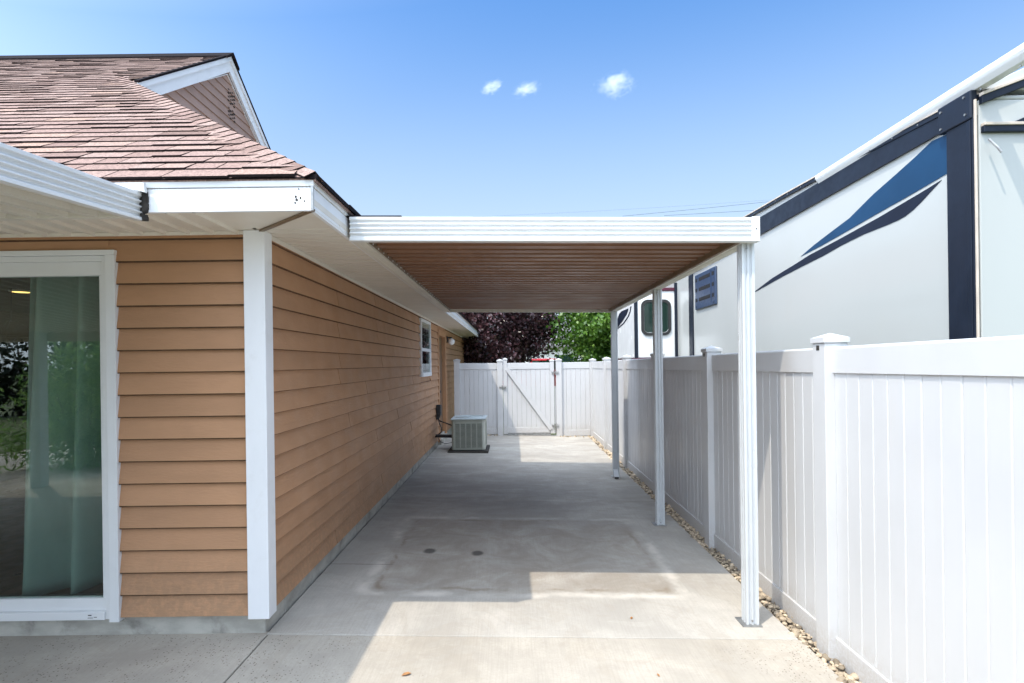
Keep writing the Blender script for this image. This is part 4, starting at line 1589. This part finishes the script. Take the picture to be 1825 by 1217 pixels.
blue = [(268, 833), (318, 790), (370, 750), (450, 690), (540, 600), (620, 530), (700, 458), (758, 402), (838, 366), (838, 510), (760, 556), (660, 614), (560, 670), (430, 745), (340, 796)]
side([wallpt(A7(*q)) for q in blue], VX - .004, .0035, 'swoosh_graphic', 'rv_blue')
dark = [(85, 972), (160, 915), (250, 860), (300, 828), (400, 775), (480, 731), (560, 687), (640, 640), (720, 593), (795, 547), (755, 590), (720, 628), (690, 658), (660, 682), (630, 699), (590, 716), (500, 752), (420, 792), (350, 832), (270, 872), (200, 908), (140, 942)]
side([wallpt(A7(*q)) for q in dark], VX - .004, .0035, 'swoosh_graphic', 'rv_dark')
# vent
b = MB()
b.box(VX - .03, VX - .0005, 8.30, 9.24, 2.38, 2.94)
ve = V.add(b, 'fridge_vent', 'rv_vent', bevel=.012)
b = MB()
for zz in (2.50, 2.66, 2.82):
    b.box(VX - .0325, VX - .029, 8.52, 9.04, zz, zz + .055)
    b.box(VX - .0325, VX - .029, 8.36, 8.45, zz, zz + .055)
    b.box(VX - .0325, VX - .029, 9.11, 9.20, zz, zz + .055)
V.add(b, 'vent_slot', 'ink_black', ve)
b = MB()
b.box(VX - .036, VX - .029, 8.485, 8.495, 2.42, 2.91)
V.add(b, 'vent_strip', 'rv_vent', ve)
for yy in (8.38, 9.16):
    b = MB()
    b.tube([(VX - .036, yy, 2.43), (VX - .028, yy, 2.43)], .018, 8)
    V.add(b, 'vent_latch', 'rv_vent', ve)
# vertical trims on the wall
b = MB()
b.box(VX - .02, VX - .0005, 9.40, 9.60, .6, 2.99)
V.add(b, 'wall_trim', 'rv_navy', bevel=.004)
# slide-out box with window
sx0, sy0, sz0, sz1 = 2.235, 10.35, 1.62, 2.84
b = MB()
b.box(sx0, VX - .001, sy0, 12.2, sz0, sz1)
so = V.add(b, 'slide_out', 'rv_door', bevel=.02)
b = MB()
b.box(sx0 - .02, VX - .002, sy0 - .02, 12.2, sz1 + .0005, sz1 + .055)
b.box(sx0 - .005, VX - .002, sy0 - .015, 12.2, sz0 - .02, sz0 - .0005)
V.add(b, 'slide_trim', 'rv_maroon', so, bevel=.004)
b = MB()
b.box(sx0 - .015, sx0 + .045, sy0 - .012, sy0 + .02, sz0, sz1)
b.box(VX - .05, VX - .0015, sy0 - .03, sy0 - .0005, .6, 2.98)
V.add(b, 'slide_seal', 'rv_navy', so)


def rrect(x0, x1, z0, z1, r, n=6):
    out = []
    for (cx, cz, a0) in ((x1 - r, z1 - r, 0), (x0 + r, z1 - r, 90), (x0 + r, z0 + r, 180), (x1 - r, z0 + r, 270)):
        for k in range(n + 1):
            a = R(a0 + 90 * k / n)
            out.append((cx + r * math.cos(a), cz + r * math.sin(a)))
    return out


wx0, wx1, wz0, wz1 = 2.342, 2.885, 2.03, 2.68
o_, i_ = rrect(wx0, wx1, wz0, wz1, .12), rrect(wx0 + .05, wx1 - .05, wz0 + .05, wz1 - .05, .08)
b = MB()
n = len(o_)
for k in range(n):
    j = (k + 1) % n
    b.hexa([(o_[k][0], sy0 - .025, o_[k][1]), (o_[j][0], sy0 - .025, o_[j][1]), (i_[j][0], sy0 - .025, i_[j][1]), (i_[k][0], sy0 - .025, i_[k][1]),
            (o_[k][0], sy0 - .0005, o_[k][1]), (o_[j][0], sy0 - .0005, o_[j][1]), (i_[j][0], sy0 - .0005, i_[j][1]), (i_[k][0], sy0 - .0005, i_[k][1])])
wn = V.add(b, 'window_frame', 'rubber', so)
b = MB()
b.prism([(x, sy0 - .012, z) for x, z in i_], (0, .0115, 0))
V.add(b, 'window_pane', 'rv_glass', so)
b = MB()
for k in range(int(n * .5) - 2, n - 2):
    j = (k + 1) % n
    b.tube([(i_[k][0], sy0 - .016, i_[k][1]), (i_[j][0], sy0 - .016, i_[j][1])], .006, 5)
V.add(b, 'window_bead', 'steel', so)
A4 = lambda a, c: (1090 + a / 7.156, 490 + c / 7.156)
side([wallpt(A4(*q), sx0) for q in ((70, 590), (95, 500), (130, 462), (215, 425), (212, 455), (195, 500), (150, 575), (110, 630), (70, 680))], sx0 - .004, .0035, 'swoosh_graphic', 'rv_dark', so)
side([wallpt(A4(*q), sx0) for q in ((255, 400), (244, 470), (218, 535), (160, 620), (70, 700), (70, 685), (150, 610), (205, 530), (232, 465), (240, 400))], sx0 - .004, .0035, 'swoosh_graphic', 'rv_dark', so)
b = MB()
for yy in (8.4, 9.5):
    for xx in (3.15, 5.05):
        b.tube([(xx, yy, .23), (xx + .2, yy, .23)], .36, 24)
V.add(b, 'wheel', 'rubber')


# ------------------------------------------------------------------ vegetation
def leaf_cloud(name, mat, parent, org, clumps, per, size, aspect=.55, spread=.35, droop=.2, seed=1):
    g = np.random.default_rng(seed)
    n = len(clumps) * per
    cl = np.repeat(np.array(clumps), per, axis=0)
    cen = cl[:, :3] + g.normal(0, 1, (n, 3)) * (cl[:, 3:4] * spread)
    d = g.normal(0, 1, (n, 3))
    d[:, 2] -= droop
    d /= np.linalg.norm(d, axis=1)[:, None]
    r = g.normal(0, 1, (n, 3))
    s = np.cross(d, r)
    s /= np.linalg.norm(s, axis=1)[:, None]
    up = np.cross(s, d)
    L = size * g.uniform(.65, 1.25, n)[:, None]
    Wd = L * aspect * .5
    p0 = cen - d * L * .5
    p1 = cen + s * Wd + up * L * .10
    p2 = cen + d * L * .5
    p3 = cen - s * Wd + up * L * .10
    v = np.stack([p0, p1, p2, p3], 1).reshape(-1, 3) - np.array(org)
    me = bpy.data.meshes.new(name)
    me.vertices.add(n * 4)
    me.vertices.foreach_set('co', v.astype(np.float32).ravel())
    me.loops.add(n * 6)
    idx = np.arange(n)[:, None] * 4
    tri = np.concatenate([idx + np.array([[0, 1, 2]]), idx + np.array([[0, 2, 3]])], 1).ravel()
    me.loops.foreach_set('vertex_index', tri.astype(np.int32))
    me.polygons.add(n * 2)
    me.polygons.foreach_set('loop_start', (np.arange(n * 2) * 3).astype(np.int32))
    me.update(calc_edges=True)
    at = me.attributes.new('tone', 'FLOAT', 'FACE')
    tn = np.clip(np.repeat(np.clip(cl[:, 4] + g.normal(0, .22, n), 0, 1), 2), 0, 1)
    at.data.foreach_set('value', tn.astype(np.float32))
    me.materials.append(M[mat])
    o = bpy.data.objects.new(name, me)
    C.objects.link(o)
    if parent:
        o.parent = parent
    else:
        o.location = org
    return o


def crown_clumps(c, rx, ry, rz, n, size, seed, shell=.55, lump=.25):
    g = random.Random(seed)
    out = []
    while len(out) < n:
        p = Vector((g.gauss(0, 1), g.gauss(0, 1), g.gauss(0, 1))).normalized()
        rad = shell + (1 - shell) * g.random() ** .6
        bump = 1 + lump * mnoise.noise(p * 2.1 + Vector((seed, 0, 0)))
        q = (c[0] + p.x * rx * rad * bump, c[1] + p.y * ry * rad * bump, c[2] + p.z * rz * rad * bump)
        out.append((*q, size * g.uniform(.7, 1.4), min(1, max(0, g.gauss(.45, .2)))))
    return out


def tree(name, label, x, y, zc, rx, rz, mat, n, per, leaf, seed, aspect=.6, hfork=1.0, trunk_r=.14):
    t = Thing(name, (x, y, -.13), label, 'tree', 'trees beyond the back fence')
    g = random.Random(seed)
    b = MB()
    b.tube([(x, y, -.2), (x + .03, y, .5), (x - .03, y + .03, hfork), (x + .02, y, zc)], [trunk_r * 1.3, trunk_r, trunk_r * .85, trunk_r * .4], 10)
    for k in range(9):
        a = k * 2.4 + g.uniform(-.3, .3)
        e = Vector((math.cos(a) * rx * .75, math.sin(a) * rx * .75, zc - hfork + g.uniform(-.3, .6) * rz))
        p0 = Vector((x, y, hfork + g.uniform(-.1, .6)))
        mid = p0 + e * .45 + Vector((0, 0, .25))
        b.tube([p0, mid, p0 + e], [trunk_r * .5, trunk_r * .3, trunk_r * .08], 7)
    t.add(b, 'trunk', 'bark', smooth=60)
    cl = crown_clumps((x, y, zc), rx, rx, rz, n, .46, seed, .5, .55)
    leaf_cloud('crown', mat, t.o, (x, y, -.13), cl, per, leaf, aspect, .36, .2, seed)


tree('plum_tree', 'dark purple leaved tree behind the gate, beside the green tree', -.9, 18.6, 3.0, 2.35, 2.1, 'leaf_plum', 520, 85, .12, 3, .62, .9)
tree('plum_tree', 'dark purple leaved tree partly hidden behind the far house corner', -4.0, 20.6, 2.9, 2.4, 2.3, 'leaf_plum', 340, 55, .13, 8, .62, .9)
tree('maple_tree', 'bright green leafy tree behind the far fence corner beside the trailer', 3.8, 18.4, 2.7, 2.15, 2.4, 'leaf_green', 400, 85, .12, 5, .8, .8)
tree('maple_tree', 'green leafy tree standing farther back behind the white trailer', 6.6, 22.0, 2.6, 2.4, 2.3, 'leaf_green', 160, 50, .16, 6, .8, .8)

t = Thing('shrub', (-6.9, -2.9, 0), 'narrow leaved green shrub reflected in the glass of the sliding door', 'shrub')
cl = crown_clumps((-7.0, -2.6, .85), 1.15, .9, 1.08, 120, .3, 21, .4)
leaf_cloud('foliage', 'leaf_shrub', t.o, (-6.9, -2.9, 0), cl, 60, .13, .22, .45, -.2, 21)
b = MB()
for k in range(7):
    a = k * .9
    b.tube([(-7.0 + .05 * math.cos(a), -2.7 + .05 * math.sin(a), -.1), (-7.0 + .35 * math.cos(a), -2.7 + .3 * math.sin(a), .6), (-7.0 + .6 * math.cos(a), -2.7 + .5 * math.sin(a), 1.3)], [.02, .015, .005], 6)
t.add(b, 'stem', 'bark')
t = Thing('hedge', (-8, -14, -.13), 'tall dark green hedge reflected in the glass of the sliding door', 'hedge')
cl = []
g_ = random.Random(4)
for k in range(420):
    cl.append((g_.uniform(-22, -1.5), -14 + g_.uniform(-.8, .5), g_.uniform(0, 3.0) ** 1.0, .35, g_.random()))
leaf_cloud('foliage', 'leaf_hedge', t.o, (-8, -14, -.13), cl, 36, .22, .6, .6, 0, 4)
b = MB()
for k in range(14):
    x = -21 + k * 1.45
    b.tube([(x, -14.2, -.2), (x + .1, -14.15, 1.4), (x - .05, -14.2, 2.6)], [.07, .05, .02], 6)
t.add(b, 'trunk', 'bark')

# ------------------------------------------------------------------ things beyond the back fence
t = Thing('pickup_truck', (1.9, 30, -.13), 'red pickup truck with a white canopy parked beyond the gate', 'truck')
b = MB()
b.prism([(-.6, 29.3, .35), (3.9, 29.3, .35), (3.9, 29.3, 1.05), (2.9, 29.3, 1.15), (2.3, 29.3, 1.78), (.9, 29.3, 1.80), (.85, 29.3, 1.25), (-.6, 29.3, 1.25)], (0, 1.7, 0))
t.add(b, 'body', 'red_paint', bevel=.06, seg=3)
b = MB()
b.box(-.58, .80, 29.32, 30.98, 1.252, 2.15)
t.add(b, 'canopy', 'rv_door', bevel=.06, seg=3)
b = MB()
b.prism([(1.0, 29.285, 1.25), (2.6, 29.285, 1.25), (2.25, 29.285, 1.68), (1.0, 29.285, 1.70)], (0, .01, 0))
b.box(-.4, .6, 29.31, 29.318, 1.55, 1.95)
t.add(b, 'window', 'rv_glass')
for wx in (.25, 3.05):
    b = MB()
    b.tube([(wx, 29.25, .22), (wx, 29.5, .22)], .35, 20)
    t.add(b, 'wheel', 'rubber')

t = Thing('neighbour_house', (-4, 48, -.13), 'pale house with grey roof seen through the purple trees', 'house')
b = MB()
b.box(-13, 9, 46, 55, -.13, 3.0)
t.add(b, 'wall', 'pale_wall')
b = MB()
b.prism([(-13.5, 45.5, 2.95), (-13.5, 50.5, 4.8), (-13.5, 55.5, 2.95), (-13.5, 55.5, 2.8), (-13.5, 50.5, 4.6), (-13.5, 45.5, 2.8)], (23, 0, 0))
t.add(b, 'roof', 'grey_roof')
for xx in (-10, -5.5, -1.5, 3.5):
    b = MB()
    b.box(xx, xx + 1.4, 45.96, 45.999, .95, 2.2)
    t.add(b, 'window', 'rv_glass')

# overhead cables
for (ya, x0, z0, x1, z1, sag, lb) in (
        (60, -18, 16.8, 60, 21.0, .8, 'upper thin overhead cable crossing the sky low above the carport'),
        (52, 10.2, 14.9, 55, 19.3, .2, 'dark overhead cable rising towards the trailer roof, above the second'),
        (52, 14.0, 14.9, 60, 17.6, .2, 'short lower overhead cable showing just beside the trailer roof')):
    b = MB()
    pts = []
    for k in range(25):
        q = k / 24
        x = x0 - 40 * (z1 - z0) / (z1 - z0) * (1 - q) * 0 + (x1 - x0) * q
        pts.append((x, ya, z0 + (z1 - z0) * q - sag * 4 * q * (1 - q)))
    b.tube(pts, .006 if ya == 60 else .014, 5)
    tag(b.build('overhead_cable', M['wire'], org=pts[0]), lb, 'cable', 'overhead cables')

# ------------------------------------------------------------------ clouds
def cloud_mat(name, seed, dens, scale):
    m = bpy.data.materials.new(name)
    m.use_nodes = True
    t = NT(m.node_tree)
    for n_ in list(t.n):
        t.n.remove(n_)
    out = t.node('ShaderNodeOutputMaterial')
    vol = t.node('ShaderNodeVolumePrincipled')
    vol.inputs['Color'].default_value = (.98, .98, .98, 1)
    vol.inputs['Anisotropy'].default_value = .2
    tc = t.node('ShaderNodeTexCoord')
    mp = t.node('ShaderNodeMapping')
    mp.inputs['Location'].default_value = (seed, seed * .7, 0)
    t.l.new(tc.outputs['Object'], mp.inputs[0])
    n1 = t.noise(mp.outputs[0], scale, 9, .72, 1.1)
    ln = t.node('ShaderNodeVectorMath', operation='LENGTH')
    t.l.new(tc.outputs['Object'], ln.inputs[0])
    fall = t.ramp(ln.outputs['Value'], .1, .98, 1, 0)
    dn = t.math('SUBTRACT', t.math('ADD', n1, t.math('MULTIPLY', fall, .36)), .735)
    dn = t.math('MULTIPLY', t.math('MAXIMUM', dn, 0), dens)
    t.put(vol.inputs['Density'], dn)
    t.l.new(vol.outputs[0], out.inputs['Volume'])
    return m


for (u, w, rx, rz, seed, lb) in ((-30, 494, 16.0, 9.0, 3.1, 'small wispy white cloud, leftmost of the three in the sky'),
                                 (33, 490, 18.5, 9.5, 9.4, 'small white cloud in the middle of the three in the sky'),
                                 (190, 494, 26, 18, 5.7, 'larger wispy white cloud, rightmost of the three in the sky')):
    D = 400
    bm = bmesh.new()
    bmesh.ops.create_icosphere(bm, subdivisions=3, radius=1)
    me = bpy.data.meshes.new('cloud')
    bm.to_mesh(me)
    bm.free()
    me.materials.append(cloud_mat('cloud_vapour', seed, .8, 2.8))
    o = bpy.data.objects.new('cloud', me)
    o.location = (u * D / 1014, D, 1.55 + w * D / 1014)
    o.scale = (rx, 9, rz)
    o.rotation_euler = (0, R(-18), 0)
    C.objects.link(o)
    tag(o, lb, 'cloud', 'small clouds', 'thing')

# ------------------------------------------------------------------ light, sky, camera
sun_dir = Vector((.42, .40, -1.0)).normalized()
el = math.asin(-sun_dir.z)
sl = bpy.data.lights.new('sun', 'SUN')
sl.energy = 2.0
sl.angle = R(.53)
sl.color = (1.0, .91, .77)
so_ = bpy.data.objects.new('sun', sl)
so_.rotation_euler = sun_dir.to_track_quat('-Z', 'Y').to_euler()
so_.location = (-20, -20, 40)
C.objects.link(so_)

w = bpy.data.worlds.new('World')
bpy.context.scene.world = w
w.use_nodes = True
t = NT(w.node_tree)
bg = t.n['Background']
sky = t.node('ShaderNodeTexSky', sky_type='NISHITA')
sky.sun_disc = False
sky.sun_elevation = el
sky.sun_rotation = math.atan2(-sun_dir.x, -sun_dir.y)
sky.altitude = 600
sky.air_density = 1.2
sky.dust_density = 3.0
sky.ozone_density = 1.6
hs = t.node('ShaderNodeHueSaturation')
hs.inputs['Saturation'].default_value = 1.34
hs.inputs['Hue'].default_value = .503
t.l.new(sky.outputs[0], hs.inputs['Color'])
tcw = t.node('ShaderNodeTexCoord')
sxw = t.node('ShaderNodeSeparateXYZ')
t.l.new(tcw.outputs['Generated'], sxw.inputs[0])
dsun = t.node('ShaderNodeVectorMath', operation='DOT_PRODUCT')
t.l.new(tcw.outputs['Generated'], dsun.inputs[0])
dsun.inputs[1].default_value = tuple(-sun_dir)
low = t.ramp(sxw.outputs[2], .60, .06, 0, .85)          # pale air towards the horizon
fill_glow = t.ramp(dsun.outputs['Value'], .1, .95, 0, 1)     # added fill: unseen sky around the sun brightened to lift the shade
lift = t.math('MULTIPLY_ADD', fill_glow, 5.0, 1.0)
hz_c = t.node('ShaderNodeCombineColor')
for i_, c_ in enumerate((2.55, 2.95, 3.5)):
    t.put(hz_c.inputs[i_], t.math('MULTIPLY', lift, c_))
skyc = t.mix(t.math('MAXIMUM', low, t.math('MULTIPLY', fill_glow, .85)), hs.outputs[0], hz_c.outputs[0])
t.l.new(skyc, bg.inputs[0])
bg.inputs[1].default_value = .15

cam = bpy.data.cameras.new('camera')
cam.sensor_width = 36
cam.lens = 36 * 1014 / 1825
cam.shift_x = -1.5 / 1825
cam.shift_y = 39.5 / 1825
cam.clip_end = 2000
co = bpy.data.objects.new('camera', cam)
co.location = (0, 0, 1.55)
co.rotation_euler = (R(90), .0131, 0)
C.objects.link(co)
sc = bpy.context.scene
sc.camera = co
sc.view_settings.view_transform = 'Standard'
sc.view_settings.look = 'None'
sc.view_settings.exposure = 0.91
sc.view_settings.gamma = 1
sc.cycles.max_bounces = 10
sc.cycles.diffuse_bounces = 6
sc.cycles.glossy_bounces = 4
sc.cycles.transparent_max_bounces = 12
sc.cycles.volume_bounces = 2
sc.cycles.use_denoising = True
